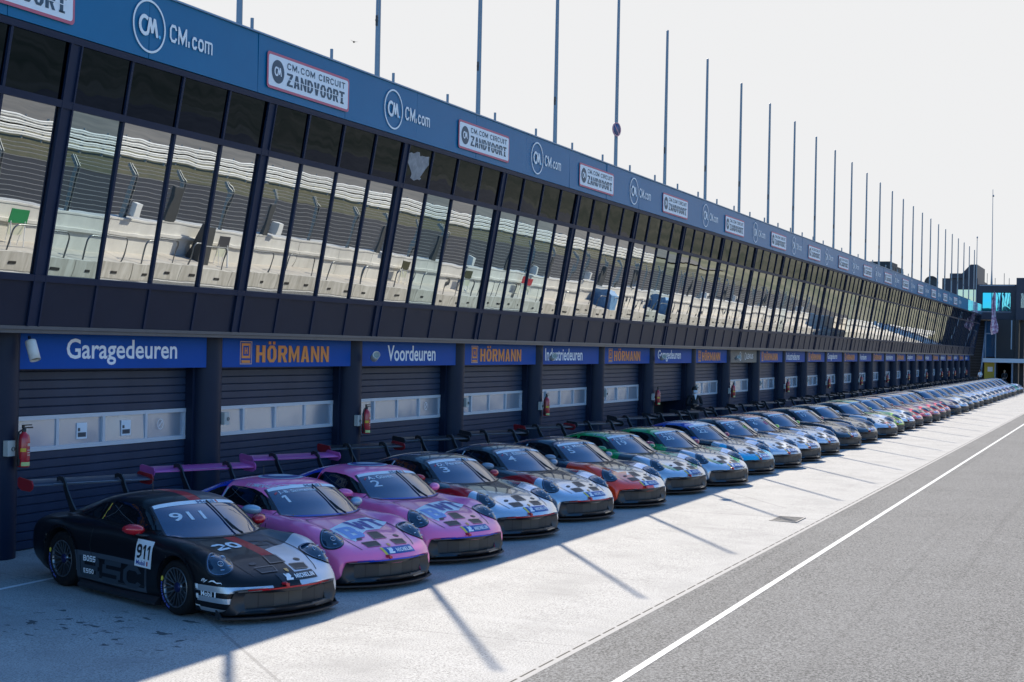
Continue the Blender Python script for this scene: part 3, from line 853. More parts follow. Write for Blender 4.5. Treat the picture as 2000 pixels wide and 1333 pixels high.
# ---------------------------------------------------------------- boards above the garage doors
def make_door_signs():
    m_bl = mottled('sign_blue', (.0005, .062, .30), (.001, .075, .35), .8, .5, spec=.1); m_gr = mat('sign_grey', (.10, .105, .105), .5)
    m_w = mat('sign_white', (.78, .80, .84), .5); m_o = mat('sign_orange', (.72, .23, .035), .5); m_k = mat('sign_ink', (.01, .02, .06), .5)
    words = {0: 'Garagedeuren', 2: 'Voordeuren', 4: 'Industriedeuren', 6: 'Garagedeuren', 8: 'LEXUS', 10: 'Industriedeuren', 12: 'Garagedeuren', 14: 'Voordeuren', 16: 'Industriedeuren', 18: 'Garagedeuren', 20: 'Voordeuren', 22: 'Industriedeuren', 24: 'Garagedeuren', 26: 'Voordeuren'}
    for k in range(-1, NB):
        a, c = bx(k) + .20, bx(k + 1) - .26
        L = c - a
        b = MB(); b.box(0, L, 0, .05, 0, .515)
        o = b.build('garage_sign', m_gr if k == 8 else m_bl, None, (a, 14.60, 2.782))
        if k % 2:
            lab = 'blue sign with orange capital lettering above the %s garage door from the left' % ORD[max(0, k)] if k > 0 else 'blue garage sign cut off at the far left edge'
            ph = {1: .68, 3: .70, 5: .76}.get(k, .7)
            w, h = (2.62, .31)
            x0 = (L - w) / 2 + .1 if k == 1 else .95
            vs, fs = heavy('HÖRMANN', w, h, stroke=.34, bar=.17, gap=.20)
            me = MB(); me.add([(x0 + u, -.006, .085 + v) for u, v in vs], fs); me.build('lettering', m_o, o)
            sh = MB(); sh.add([(x0 + u - .022, -.003, .088 + v) for u, v in vs], fs); sh.build('lettering_shadow', m_k, o)
            e = MB(); ex = x0 - .52
            def fr(x0_, x1_, z0_, z1_, t_, mi):
                for q in ((x0_, x1_, z0_, z0_ + t_), (x0_, x1_, z1_ - t_, z1_), (x0_, x0_ + t_, z0_ + t_, z1_ - t_), (x1_ - t_, x1_, z0_ + t_, z1_ - t_)): e.box(q[0], q[1], -.006, 0, q[2], q[3], mi)
            fr(ex, ex + .38, .05, .465, .016, 1); fr(ex + .05, ex + .33, .16, .43, .045, 0)
            for xx in (ex + .145, ex + .21): e.box(xx, xx + .028, -.006, 0, .235, .355, 0)
            e.box(ex + .173, ex + .21, -.006, 0, .28, .31, 0); e.box(ex + .05, ex + .33, -.006, 0, .075, .125, 0)
            e.build('emblem', [m_o, mat('sign_rose', (.55, .35, .30), .5)], o)
        else:
            wd = words.get(k, 'Garagedeuren')
            lab = '%s sign with white lettering above the %s garage door from the left' % ('grey' if k == 8 else 'blue', ORD[k])
            if k == 8:
                e = MB(); q, f, _ = strip_pts([(1.75 + .15 * math.cos(t), .26 + .17 * math.sin(t)) for t in np.linspace(0, 6.2832, 25)], .035); e.add([(u, -.005, v) for u, v in q], f)
                e.tube([(1.72, -.006, .36), (1.78, -.006, .18)], .02, 6)
                q, f, _ = strip_pts([(2.6 + .11 * math.cos(t), .26 + .14 * math.sin(t)) for t in np.linspace(0, 6.2832, 25)], .03); e.add([(u, -.005, v) for u, v in q], f)
                e.build('emblem', m_w, o)
                flat_text('lettering', wd, 1.15, .20, (2.8, -.005, .16), UX, UZ, m_w, o, bold=.01)
            else:
                w = {'Garagedeuren': 2.75, 'Voordeuren': 2.35, 'Industriedeuren': 2.95}[wd]
                x0 = {0: 1.0, 2: 1.15, 4: .22, 6: .45}.get(k, .4)
                flat_text('lettering', wd, w, .40 if 'g' in wd else .34, (x0, -.005, .055 if 'g' in wd else .10), UX, UZ, m_w, o, bold=.016)
        tag(o, lab, 'sign', 'signs above the garage doors')
make_door_signs()

# ---------------------------------------------------------------- extinguishers, boxes and lamps on the columns
def make_column_kit():
    m_r = mottled('extinguisher_red', (.42, .012, .022), (.52, .02, .03), 5, .28, coat=.4); m_k = mat('hose_black', (.012, .012, .013), .5)
    m_lab = mat('label_pale', (.62, .60, .50), .5); m_y = mat('label_yellow', (.70, .45, .03), .5); m_g = mat('label_lime', (.52, .60, .22), .5)
    t = MB(); t.lathe([(0, 0), (.078, 0), (.085, .02), (.085, .40), (.07, .455), (.035, .485), (.03, .50)], 24, 'z', 0)
    tank = t.mesh('fire_extinguisher')
    v = MB(); v.lathe([(.03, .49), (.034, .53), (.022, .55), (0, .55)], 12, 'z'); v.box(-.02, .17, -.014, .014, .545, .565); v.box(-.03, .15, -.012, .012, .585, .60); v.box(-.03, .0, -.015, .015, .55, .60)
    valve = v.mesh('valve')
    h = MB(); h.tube([(-.03, 0, .53), (-.10, 0, .50), (-.125, 0, .36), (-.12, 0, .18), (-.10, .0, .10)], .014, 7); h.lathe([(.015, .02), (.028, .12)], 10, 'z', 0, Matrix.Translation((-.10, 0, 0)))
    hose = h.mesh('hose')
    l = MB()
    def patch(a0, a1, z0, z1, mi):
        n = 8; l.add([(.0865 * math.cos(R(a0 + (a1 - a0) * i / n)), .0865 * math.sin(R(a0 + (a1 - a0) * i / n)), z) for z in (z0, z1) for i in range(n + 1)], [(i, i + 1, n + 2 + i, n + 1 + i) for i in range(n)], mi)
    patch(250, 330, .10, .36, 3); patch(258, 322, .30, .34, 0); patch(258, 322, .20, .215, 0); patch(258, 322, .165, .18, 0); patch(258, 322, .235, .25, 0); patch(190, 245, .22, .27, 1); patch(200, 340, .02, .075, 2)
    lab = l.mesh('label')
    for me, ms in ((tank, [m_r]), (valve, [m_k]), (hose, [m_k]), (lab, [m_lab, m_y, m_g, m_r])):
        for m in ms: me.materials.append(m)
    ks = [0, 2, 4, 6, 8, 10, 12, 14, 16, 18, 20, 22, 23, 24, 26]
    for n, k in enumerate(ks):
        o = link('fire_extinguisher', tank, None, None, (bx(k) + .10, 14.40, 1.40))
        tag(o, '%s red fire extinguisher from the left, hung on a garage column' % ORD[n] if n else 'nearest red fire extinguisher hung on the leftmost garage column', 'extinguisher', 'fire extinguishers on the columns')
        link('valve', valve, o); link('label', lab, o); link('hose', hose, o)
    b = MB(); b.box(-.075, .075, -.04, .04, 0, .22)
    box = b.mesh('switch_box'); box.materials.append(mat('box_beige', (.45, .44, .41), .5))
    k_ = MB(); k_.lathe([(.03, -.055), (.03, -.04)], 12, 'y', 0, Matrix.Translation((.03, 0, .10))); kn = k_.mesh('key_switch'); kn.materials.append(m_k)
    for k in range(0, NB):
        o = link('switch_box', box, None, None, (bx(k) + (.24 if k % 2 else -.08), 14.53 if k % 2 else 14.50, 1.78 if k % 2 else 1.56))
        tag(o, 'pale %s switch box on the %s garage column from the left' % ('square' if k % 2 else 'narrow', ORD[k]), 'switch box', 'switch boxes on the garage columns')
        link('key_switch', kn, o)
    s = MB(); s.lathe([(0, .0), (.10, .0), (.105, .02), (.105, .40), (.095, .402), (.095, .375), (.0, .36)], 24, 'z', 0)
    sp = s.mesh('spotlight'); sp.materials.append(mottled('lamp_white', (.60, .56, .50), (.72, .70, .66), 4, .45))
    g = MB(); g.lathe([(0, .372), (.094, .372)], 24, 'z'); gl = g.mesh('lamp_glass'); gl.materials.append(mat('lamp_glass', (.35, .32, .24), .12, .3))
    br = MB(); br.box(-.02, .02, -.02, .02, -.10, .0); bk = br.mesh('bracket'); bk.materials.append(M_NAVY)
    for n, (k, tz, ty) in enumerate(((0, 150, 18), (2, 60, 30), (4, 75, 20), (6, 75, 20), (8, 80, 20))):
        o = link('spotlight', sp, None, None, (bx(k) + .14 if k == 0 else bx(k) + .30, 14.36, 3.19 if k == 0 else 2.95))
        d = Vector((-.10, -.42, -.9)) if k == 0 else Vector((-.75, -.60, .25))
        o.rotation_euler = d.to_track_quat('Z', 'Y').to_euler(); o.scale = (.74,) * 3
        tag(o, 'white tubular spotlight %s, beside the %s garage sign' % ('pointing down' if k == 0 else 'turned towards the pit lane', ORD[k]), 'spotlight', 'spotlights under the gutter')
        link('lamp_glass', gl, o); link('bracket', bk, o)
make_column_kit()

# ---------------------------------------------------------------- poles along the roof
def make_poles():
    m_p = mat('pole_metal', (.16, .20, .25), .38, .6)
    p = MB(); p.tube([(0, 0, -.30), (0, 0, 2.5), (0, 0, 4.95)], [.055, .048, .040], 10); pm = p.mesh('flagpole'); pm.materials.append(m_p)
    t = MB(); t.lathe([(.0, 4.99), (.03, 4.985), (.045, 4.95)], 10, 'z'); tm = t.mesh('finial'); tm.materials.append(m_p)
    c = MB(); c.box(-.075, -.04, -.02, .02, 1.05, 1.25); c.box(-.10, -.05, -.012, .012, 1.13, 1.17); cm = c.mesh('cleat'); cm.materials.append(mat('cleat_dark', (.04, .04, .045), .5))
    g = MB(); g.box(-.09, .09, -.02, .10, -.30, .02); gm = g.mesh('foot'); gm.materials.append(m_p)
    rp = MB(); rp.tube([(-.062, -.03, 1.15), (-.075, -.035, 3.0), (-.050, -.02, 4.93)], .007, 5); rm = rp.mesh('halyard'); rm.materials.append(mat('rope_grey', (.30, .30, .30), .8))
    n = 0; x = 20.47
    while x < 150:
        o = link('flagpole', pm, None, None, (x, 13.66, 8.43))
        o.rotation_euler = (0, R(random.uniform(-.25, .35)), 0)
        tag(o, '%s bare grey flagpole from the left on the roof edge' % ORD[n], 'flagpole', 'bare flagpoles along the roof')
        link('finial', tm, o); link('cleat', cm, o); link('foot', gm, o); link('halyard', rm, o)
        n += 1; x += 4.825
    s = MB(); s.tube([(0, 0, -.1), (0, 0, .30)], .03, 8); sm = s.mesh('roof_stub'); sm.materials.append(m_p)
    xs = [20.84, 23.52, 26.0, 28.55, 31.14, 33.71, 36.3, 38.75, 41.2]
    while xs[-1] < 100: xs.append(xs[-1] + 2.5)
    for x in xs:
        tag(link('roof_stub', sm, None, None, (x + .15, 13.75, 8.42)), 'short bare metal stub standing up from the roof edge', 'post', 'metal stubs along the roof edge')
    # round prohibition sign hung on one pole
    r = empty('round_sign', (39.55, 13.58, 9.52), 'small round blue sign with red ring and slash on a flagpole', 'sign')
    d = Vector((-.30, -.95, 0)); M = d.to_track_quat('Z', 'Y').to_matrix().to_4x4()
    b = MB(); b.lathe([(0, .0), (.20, .0), (.20, .015), (0, .015)], 28, 'z', 0, M); b.build('disc', mat('disc_blue', (.05, .08, .18), .4), r)
    b = MB(); b.lathe([(.205, .016), (.165, .018)], 28, 'z', 0, M)
    b.box(-.016, .016, -.165, .165, .017, .019, 0, M @ Matrix.Rotation(R(40), 4, 'Z')); b.build('ring', mat('ring_rose', (.50, .22, .26), .4), r)
make_poles()
# ================================================================ the race cars
def pchip(xk, yk, x):
    xk, yk, x = np.asarray(xk, float), np.asarray(yk, float), np.asarray(x, float)
    o = np.argsort(xk); xk, yk = xk[o], yk[o]
    h = np.diff(xk); d = np.diff(yk) / h
    m = np.zeros_like(yk)
    for i in range(1, len(xk) - 1):
        if d[i - 1] * d[i] > 0:
            w1, w2 = 2 * h[i] + h[i - 1], h[i] + 2 * h[i - 1]
            m[i] = (w1 + w2) / (w1 / d[i - 1] + w2 / d[i])
    m[0], m[-1] = d[0], d[-1]
    i = np.clip(np.searchsorted(xk, x) - 1, 0, len(h) - 1)
    t = np.clip((x - xk[i]) / h[i], 0, 1)
    return ((2 * t**3 - 3 * t**2 + 1) * yk[i] + (t**3 - 2 * t**2 + t) * h[i] * m[i]
            + (-2 * t**3 + 3 * t**2) * yk[i + 1] + (t**3 - t**2) * h[i] * m[i + 1])

# x, then (y, z) of sill, lower side, waist, shoulder, wing crest, valley, bonnet, centre height
BODY = [
 (2.27, .74, .12, .80, .20, .820, .30, .79, .375, .70, .400, .50, .41, .25, .415, .418),
 (2.23, .77, .11, .825, .20, .838, .31, .81, .425, .715, .462, .51, .468, .25, .472, .476),
 (2.12, .80, .10, .85, .20, .865, .35, .84, .49, .735, .545, .52, .538, .26, .545, .55),
 (1.95, .82, .10, .87, .20, .890, .40, .865, .575, .75, .645, .53, .605, .27, .612, .618),
 (1.75, .83, .10, .89, .22, .925, .46, .895, .67, .757, .745, .54, .675, .27, .682, .69),
 (1.50, .84, .10, .91, .24, .952, .50, .918, .745, .762, .808, .55, .725, .28, .736, .742),
 (1.23, .84, .10, .925, .25, .960, .52, .922, .77, .767, .835, .56, .765, .28, .778, .784),
 (0.95, .84, .10, .925, .25, .948, .55, .91, .76, .775, .835, .58, .805, .29, .815, .82),
 (0.60, .86, .10, .915, .22, .915, .55, .885, .765, .79, .845, .60, .85, .30, .855, .86),
 (0.00, .88, .10, .92, .20, .905, .55, .875, .775, .80, .872, .60, .88, .30, .88, .88),
 (-.50, .88, .10, .925, .22, .928, .55, .89, .785, .805, .885, .61, .89, .30, .89, .89),
 (-.90, .87, .10, .95, .25, .975, .56, .93, .81, .81, .895, .62, .905, .31, .905, .905),
 (-1.23, .86, .11, .97, .27, .99, .58, .95, .825, .81, .895, .60, .90, .30, .905, .905),
 (-1.60, .84, .13, .95, .28, .975, .58, .93, .80, .78, .868, .58, .88, .29, .885, .887),
 (-1.90, .80, .16, .90, .30, .928, .56, .885, .755, .74, .83, .55, .85, .28, .857, .86),
 (-2.10, .76, .20, .86, .32, .885, .55, .848, .725, .70, .80, .52, .825, .27, .832, .835),
 (-2.22, .72, .25, .82, .35, .845, .54, .80, .69, .66, .75, .50, .775, .25, .785, .79),
 (-2.28, .68, .30, .78, .38, .80, .52, .76, .64, .62, .69, .46, .71, .23, .72, .72)]
BX = [r[0] for r in BODY]
def body_feat(xs):
    return [float(pchip(BX, [r[k] for r in BODY], [xs])[0]) for k in range(1, 16)]
def sweep_f(xs):   # how far the flanks of the nose sweep back
    t = max(0.0, (xs - 1.0) / 1.27)
    return 0.29 * t ** 1.6
def sweep_r(xs):
    t = max(0.0, (-xs - 1.5) / .78)
    return 0.16 * t ** 1.6
def catmull(P, n, start=0):
    P = [np.array(p, float) for p in P]
    P = [2 * P[0] - P[1]] + P + [np.array([-P[-2][0], P[-2][1]]) if abs(P[-1][0]) < 1e-6 else 2 * P[-1] - P[-2]]
    out = []
    for i in range(1, len(P) - 2):
        p0, p1, p2, p3 = P[i - 1:i + 3]
        for k in range(n):
            t = k / n
            out.append(.5 * ((2 * p1) + (p2 - p0) * t + (2 * p0 - 5 * p1 + 4 * p2 - p3) * t * t + (3 * p1 - p0 - 3 * p2 + p3) * t**3))
    out.append(P[-2])
    return out

def loft(rings, closed):
    n = len(rings[0]); vs = [p for r in rings for p in r]; fs = []
    for i in range(len(rings) - 1):
        for k in range(n if closed else n - 1):
            k2 = (k + 1) % n
            fs.append((i * n + k, i * n + k2, (i + 1) * n + k2, (i + 1) * n + k))
    return vs, fs

def body_ring(xs):
    f = body_feat(xs)
    half = [(f[0], f[1]), (f[2], f[3]), (f[4], f[5]), (f[6], f[7]), (f[8], f[9]), (f[10], f[11]), (f[12], f[13]), (0, f[14])]
    c = catmull(half, 4)
    c = [(0.0, f[1]), (f[0] * .5, f[1])] + [tuple(p) for p in c]
    ring = [(y, z) for y, z in c] + [(-y, z) for y, z in c[-2:0:-1]]
    sf, sr = sweep_f(xs), sweep_r(xs)
    return [Vector((xs - sf * (abs(y) / .95) ** 2.2 + sr * (abs(y) / .95) ** 2.2, y, z)) for y, z in ring]

# cabin: x, belt (y,z), roof rail (y,z), inner roof (y,z), centre
CAB = [
 (.99, .77, .76, .735, .800, .45, .806, .808),
 (.80, .80, .80, .712, .890, .44, .908, .913),
 (.60, .81, .82, .684, .992, .42, .026 + 1.0, 1.038),
 (.40, .815, .84, .655, 1.084, .40, 1.132, 1.147),
 (.25, .82, .84, .636, 1.142, .38, 1.196, 1.213),
 (.10, .82, .845, .622, 1.174, .37, 1.232, 1.250),
 (-.10, .825, .85, .608, 1.190, .36, 1.252, 1.270),
 (-.40, .825, .85, .596, 1.184, .355, 1.248, 1.267),
 (-.80, .81, .85, .572, 1.134, .34, 1.197, 1.214),
 (-1.20, .77, .85, .535, 1.036, .32, 1.092, 1.107),
 (-1.60, .70, .85, .492, .920, .30, .964, .977),
 (-1.95, .60, .82, .460, .830, .28, .850, .855)]
CX = [r[0] for r in CAB]
def cab(xs, k): return float(pchip(CX, [r[k] for r in CAB], [xs])[0])
def sweep_c(xs): return float(pchip([-.4, .1, .3, .6, .99], [0, .07, .12, .20, .27], [max(-.4, min(.99, xs))])[0])
def cab_ring(xs):
    f = [cab(xs, k) for k in range(1, 8)]
    ym, zm = f[0] * .52 + f[2] * .48 + .012, f[1] * .5 + f[3] * .5
    half = [(f[0], f[1]), (ym, zm), (f[2], f[3]), (f[4], f[5]), (0, f[6])]
    c = [tuple(p) for p in catmull(half, 6)]
    ring = [(y, z) for y, z in c] + [(-y, z) for y, z in c[-2::-1]]
    s = sweep_c(xs)
    return [Vector((xs - s * min(1.15, (abs(y) / .735) ** 2), y, z)) for y, z in ring]

M_DARK = mat('dark_composite', (.012, .013, .016), .45)
M_BLACK = mat('black_plastic', (.016, .017, .020), .38)
M_CARBON = mottled('carbon_fibre', (.012, .013, .016), (.026, .028, .033), 60, .28, coat=.4)
M_GLASS = mat('sky_painted_glass', (.001, .024, .075), .01, spec=1.0, coat=.6)  # blue base colour stands in for the sky reflected in the windscreen
M_SIDEGLASS = mat('side_glass', (.006, .008, .011), .03, spec=.55)
M_LENS = mat('headlight_lens', (.010, .022, .045), .02, spec=.9, coat=.5)
M_WHITE = mat('white_film', (.80, .82, .84), .45)
M_WHITE2 = mat('white_film_dim', (.62, .66, .70), .5)
M_GRILLE = mat('radiator_mesh', (.034, .034, .034), .6)
M_RED = mat('red_gloss', (.45, .012, .025), .25, coat=.6)
M_BLUE = mat('blue_film', (.012, .085, .36), .35)
M_YEL = mat('yellow_film', (.75, .58, .06), .4)
M_CHROME = mat('bright_metal', (.6, .62, .66), .18, 1.0)
M_RUBBER = mottled('rubber', (.005, .005, .006), (.010, .010, .011), 12, .7, spec=.25)
M_RIM = mat('rim_metal', (.20, .21, .225), .28, .9)
M_HUB = mat('hub_blue', (.010, .016, .075), .35, .5)

def apply_boolean(me, cutters):
    o = bpy.data.objects.new('body', me); COL.objects.link(o)
    tmp = []
    for cm in cutters:
        c = bpy.data.objects.new('cutter', cm); COL.objects.link(c); tmp.append(c)
        md = o.modifiers.new('cut', 'BOOLEAN'); md.operation = 'DIFFERENCE'; md.object = c; md.solver = 'EXACT'
    dg = bpy.context.evaluated_depsgraph_get()
    out = bpy.data.meshes.new_from_object(o.evaluated_get(dg), depsgraph=dg)
    for c in tmp: bpy.data.objects.remove(c)
    bpy.data.objects.remove(o)
    return out

def make_body():
    xs = list(np.linspace(-2.28, -1.7, 9)) + list(np.linspace(-1.62, 1.5, 40)) + list(np.linspace(1.57, 2.12, 11)) + list(np.linspace(2.155, 2.27, 7))
    rings = [body_ring(x) for x in xs]
    def cap(r, dx):
        zc = (min(p.z for p in r) + max(p.z for p in r)) / 2
        return [[Vector((p.x + dx * k, p.y * s, zc + (p.z - zc) * s)) for p in r] for s, k in ((.985, .45), (.93, .8), (.75, 1.0), (.4, 1.1))]
    rings = cap(rings[0], -.02)[::-1] + rings + cap(rings[-1], .022)
    vs, fs = loft(rings, True)
    n = len(rings[0])
    fs.append(tuple(range(n))[::-1]); fs.append(tuple(range(len(vs) - n, len(vs))))
    b = MB(); b.add(vs, fs, 0, True)
    me = b.mesh('race_car_body')
    cut = []
    def slot2(m):
        for k in range(2): m.materials.append(M_DARK)
        m.polygons.foreach_set('material_index', [1] * len(m.polygons)); return m
    me.materials.append(M_DARK); me.materials.append(M_DARK)
    for x, r in ((1.2295, .362), (-1.2295, .392)):
        for s in (1, -1):
            c = MB()
            y0, y1 = (.50, 1.2) if s > 0 else (-1.2, -.50)
            k = 40
            c.prism([(x + r * math.cos(2 * math.pi * i / k), r * .985 - .02 + r * math.sin(2 * math.pi * i / k)) for i in range(k)], 1, y0, y1, 1)
            cut.append(slot2(c.mesh('arch')))
    c = MB(); c.prism([(-.60, .165), (.60, .165), (.585, .345), (-.585, .345)], 0, 2.02, 2.6, 1)
    cut.append(slot2(c.mesh('intake')))
    out = apply_boolean(me, cut)
    out.name = 'race_car_body'
    out.polygons.foreach_set('use_smooth', [True] * len(out.polygons))
    out.set_sharp_from_angle(angle=R(38))
    return out

def make_cabin():
    xs = list(np.linspace(.99, .1, 22)) + list(np.linspace(.04, -1.95, 30))
    vs, fs = loft([cab_ring(x) for x in xs], False)
    b = MB(); b.add(vs, fs, 0, True)
    return b.mesh('race_car_roof')

ME_BODY, ME_CABIN = make_body(), make_cabin()
def bvh_of(*mes):
    vs, fs = [], []
    for me in mes:
        b = len(vs); vs += [v.co.copy() for v in me.vertices]; fs += [[b + i for i in p.vertices] for p in me.polygons]
    return BVHTree.FromPolygons(vs, fs)
BVH = bvh_of(ME_BODY, ME_CABIN)

def project(name, polys, warp, d, off=.004, cut=.06, thick=0.0, bvh=None, smooth=True):
    """polys: list of (verts2d, faces, material index); warp(u, v) -> start point; d: projection direction"""
    bvh = bvh or BVH
    bm = bmesh.new(); d = Vector(d).normalized()
    for vs, fs, mi in polys:
        bv = [bm.verts.new((a, b, 0)) for a, b in vs]
        for f in fs:
            try:
                nf = bm.faces.new([bv[i] for i in f]); nf.material_index = mi
            except ValueError: pass
    bmesh.ops.triangulate(bm, faces=[f for f in bm.faces if len(f.verts) > 3])
    us = [v.co.x for v in bm.verts]; ws = [v.co.y for v in bm.verts]
    for ax, lo, hi in ((0, min(us), max(us)), (1, min(ws), max(ws))):
        k = math.ceil(lo / cut + 1e-6)
        while k * cut < hi - 1e-6:
            co = [0, 0, 0]; no = [0, 0, 0]; co[ax] = k * cut; no[ax] = 1
            bmesh.ops.bisect_plane(bm, geom=bm.verts[:] + bm.edges[:] + bm.faces[:], plane_co=co, plane_no=no, dist=1e-5)
            k += 1
    for v in bm.verts:
        s = Vector(warp(v.co.x, v.co.y))
        h, nrm, _, _ = bvh.ray_cast(s, d)
        if h is None:
            h, nrm, _, _ = bvh.find_nearest(s + d * 2.0)
        if nrm.dot(d) > 0: nrm = -nrm
        v.co = h + nrm * off
    for f in bm.faces:
        f.smooth = smooth
        if f.normal.dot(d) > 0: f.normal_flip()
    me = bpy.data.meshes.new(name)
    bm.to_mesh(me); bm.free()
    return me

TOP = (0, 0, -1)
def w_top(u, v): return (v, u, 3.0)                       # u = y, v = x
def w_screen(u, v): return (v - sweep_c(v) * (u / .735) ** 2, u, 3.0)
def w_front(u, v): return (4.0, u, v)                     # u = y, v = z
def w_right(u, v): return (u, -3.0, v)                    # u = x, v = z, seen from the right flank
def w_left(u, v): return (u, 3.0, v)
FRONT, RIGHT, LEFT = (-1, 0, 0), (0, 1, 0), (0, -1, 0)
def pg(pts, mi=0): return (pts, [list(range(len(pts)))], mi)
def oval(cx, cy, rx, ry, n=24, mi=0, rot=0.0):
    c, s = math.cos(rot), math.sin(rot)
    q = [(rx * math.cos(2 * math.pi * i / n), ry * math.sin(2 * math.pi * i / n)) for i in range(n)]
    return pg([(cx + a * c - b * s, cy + a * s + b * c) for a, b in q], mi)
def strip(pts, w, mi=0):
    """a ribbon along a polyline, as quads"""
    P = [Vector(p) for p in pts]; L, Rr = [], []
    for i, p in enumerate(P):
        t = (P[min(i + 1, len(P) - 1)] - P[max(i - 1, 0)]).normalized(); n = Vector((-t.y, t.x))
        L.append(tuple(p + n * w / 2)); Rr.append(tuple(p - n * w / 2))
    n = len(P)
    return (L + Rr, [(i, i + 1, n + i + 1, n + i) for i in range(n - 1)], mi)
def txt(body, w, h, x, y, mi=0, flipv=False, flipu=False, block=False, **kw):
    vs, fs = (heavy if block else text_poly)(body, w, h, **kw)
    return ([(x + (-a if flipu else a), (y - b if flipv else y + b)) for a, b in vs], fs, mi)

PARTS = []            # (name, mesh, [materials or slot keys], detail level, [sub-parts])
def part(name, me, mats, lod=0, subs=()): PARTS.append((name, me, mats, lod, subs))

def car_parts():
    part('body', ME_BODY, ['paint', M_DARK])
    part('roof', ME_CABIN, ['roofpaint'])
    # glass
    def y1(x): return cab(x, 3)
    bx = np.linspace(.955, .29, 14)
    poly = [(y1(x) - .035, float(x)) for x in bx] + [(-(y1(x) - .035), float(x)) for x in bx[::-1]]
    part('windscreen', project('windscreen', [pg(poly)], w_screen, TOP, .004, .045), [M_GLASS])
    part('windscreen_seal', project('windscreen_seal', [strip([(y1(x) - .022, float(x)) for x in bx], .022), strip([(-(y1(x) - .022), float(x)) for x in bx], .022),
        strip([(u, .962) for u in np.linspace(-.7, .7, 21)], .03)], w_screen, TOP, .006, .05), [M_BLACK], 1)
    win = [(.58, .895), (.50, .955), (.36, 1.04), (.20, 1.108), (.05, 1.137), (-.2, 1.148), (-.50, 1.138), (-.55, 1.07), (-.56, .915)]
    qtr = [(-.63, .92), (-.62, 1.12), (-.78, 1.09), (-.98, 1.015), (-1.15, .94), (-1.1, .92)]
    for w, d in ((w_right, RIGHT), (w_left, LEFT)):
        part('side_window', project('side_window', [pg(win)], w, d, .009, .035), [M_SIDEGLASS])
        part('quarter_window', project('quarter_window', [pg(qtr)], w, d, .009, .035), [M_SIDEGLASS], 1)
    cg = MB()
    for s_ in (-1, 1):
        def side(x, z, s_=s_): return BVH.ray_cast(Vector((x, 3.0 * s_, z)), Vector((0, -s_, 0)))[0] + Vector((0, s_ * .010, 0))
        for pts in ([(-.45, 1.10), (-.20, 1.02), (.10, .94), (.16, .92)], [(-.50, .95), (-.36, 1.02), (-.30, 1.12)]):
            cg.tube([side(x, z) for x, z in pts], .006, 5)
    part('roll_cage', cg.mesh('roll_cage'), [mat('cage_grey', (.035, .040, .05), .5)], 1)
    # banner across the top of the screen
    bxs = np.linspace(.372, .298, 5)
    ban = [(y1(x) - .045, float(x)) for x in bxs] + [(-(y1(x) - .045), float(x)) for x in bxs[::-1]]
    lt = project('banner_lettering', [txt('Mobil', .27, .058, -.03, .368, flipv=True, bold=.02), txt('1', .03, .058, .27, .368, 1, flipv=True, bold=.03)], w_screen, TOP, .010, .05)
    part('sun_strip', project('sun_strip', [pg(ban)], w_screen, TOP, .007, .045), [M_WHITE], 0, [('lettering', lt, [mat('banner_blue', (.10, .14, .24), .5), M_RED])])
    # headlights
    HC = Vector((1.785, .722, .655)); hn = Vector((.72, .17, .66)).normalized()
    for s in (-1, 1):
        n_ = Vector((hn.x, hn.y * s, hn.z)); c = Vector((HC.x, HC.y * s, HC.z))
        ux = Vector((0, 0, 1)).cross(n_).normalized(); uy = n_.cross(ux)
        def wl(u, v, c=c, n_=n_, ux=ux, uy=uy): return c + ux * u + uy * v + n_ * .6
        rot = .22 * s
        ring = project('surround', [oval(0, 0, .160, .208, 36, 0, rot)], wl, -n_, .004, .05)
        me = project('headlight', [oval(0, 0, .147, .195, 36, 0, rot)], wl, -n_, .010, .028)
        # raise the lens into a shallow dome
        for v in me.vertices:
            q = v.co - c; a, b = q.dot(ux), q.dot(uy)
            ca, sa = math.cos(-rot), math.sin(-rot); a, b = a * ca - b * sa, a * sa + b * ca
            r2 = (a / .147) ** 2 + (b / .195) ** 2
            v.co += n_ * .030 * max(0.0, 1 - r2)
        lamp = MB()
        def onlens(a, b):
            tgt = min(me.vertices, key=lambda v: ((v.co - c).dot(ux) - a) ** 2 + ((v.co - c).dot(uy) - b) ** 2)
            return tgt.co.copy()
        for a, b, rr in ((-.020 * s, .045, .036), (.030 * s, -.045, .036)):
            M = Matrix.Translation(onlens(a, b)) @ n_.to_track_quat('Y', 'Z').to_matrix().to_4x4()
            lamp.lathe([(.0, .010), (rr * .35, .009), (rr * .45, .005)], 14, 'y', 0, M)
            lamp.lathe([(rr * .80, .004), (rr * .90, .010), (rr, .004)], 18, 'y', 1, M)
        for a, b in ((-.070 * s, .105), (.065 * s, .085), (-.070 * s, -.075), (.020 * s, -.135)):
            M = Matrix.Translation(onlens(a, b)) @ n_.to_track_quat('Z', 'Y').to_matrix().to_4x4()
            lamp.box(-.024, .024, -.005, .005, -.004, .006, 1, M)
        ri = project('lamp_ring', [strip([(.140 * math.cos(a) * math.cos(rot) - .187 * math.sin(a) * math.sin(rot), .140 * math.cos(a) * math.sin(rot) + .187 * math.sin(a) * math.cos(rot)) for a in np.linspace(0, 6.2832, 41)], .010)], wl, -n_, .013, .03)
        part('headlight', me, [M_LENS], 0, [('surround', ring, [M_BLACK]), ('lamp_ring', ri, [mat('lamp_trim', (.16, .20, .27), .25, .6)]), ('projector', lamp.mesh('projector'), [mat('projector_glass', (.10, .13, .19), .06, .6, coat=.5), M_CHROME])])
    # bonnet vents
    def ramp_vent(pts):
        return project('bonnet_vent', [pg(pts)], w_top, TOP, .004, .05)
    def rim(pts, w=.014): return project('vent_rim', [strip(pts + [pts[0]], w)], w_top, TOP, .010, .05)
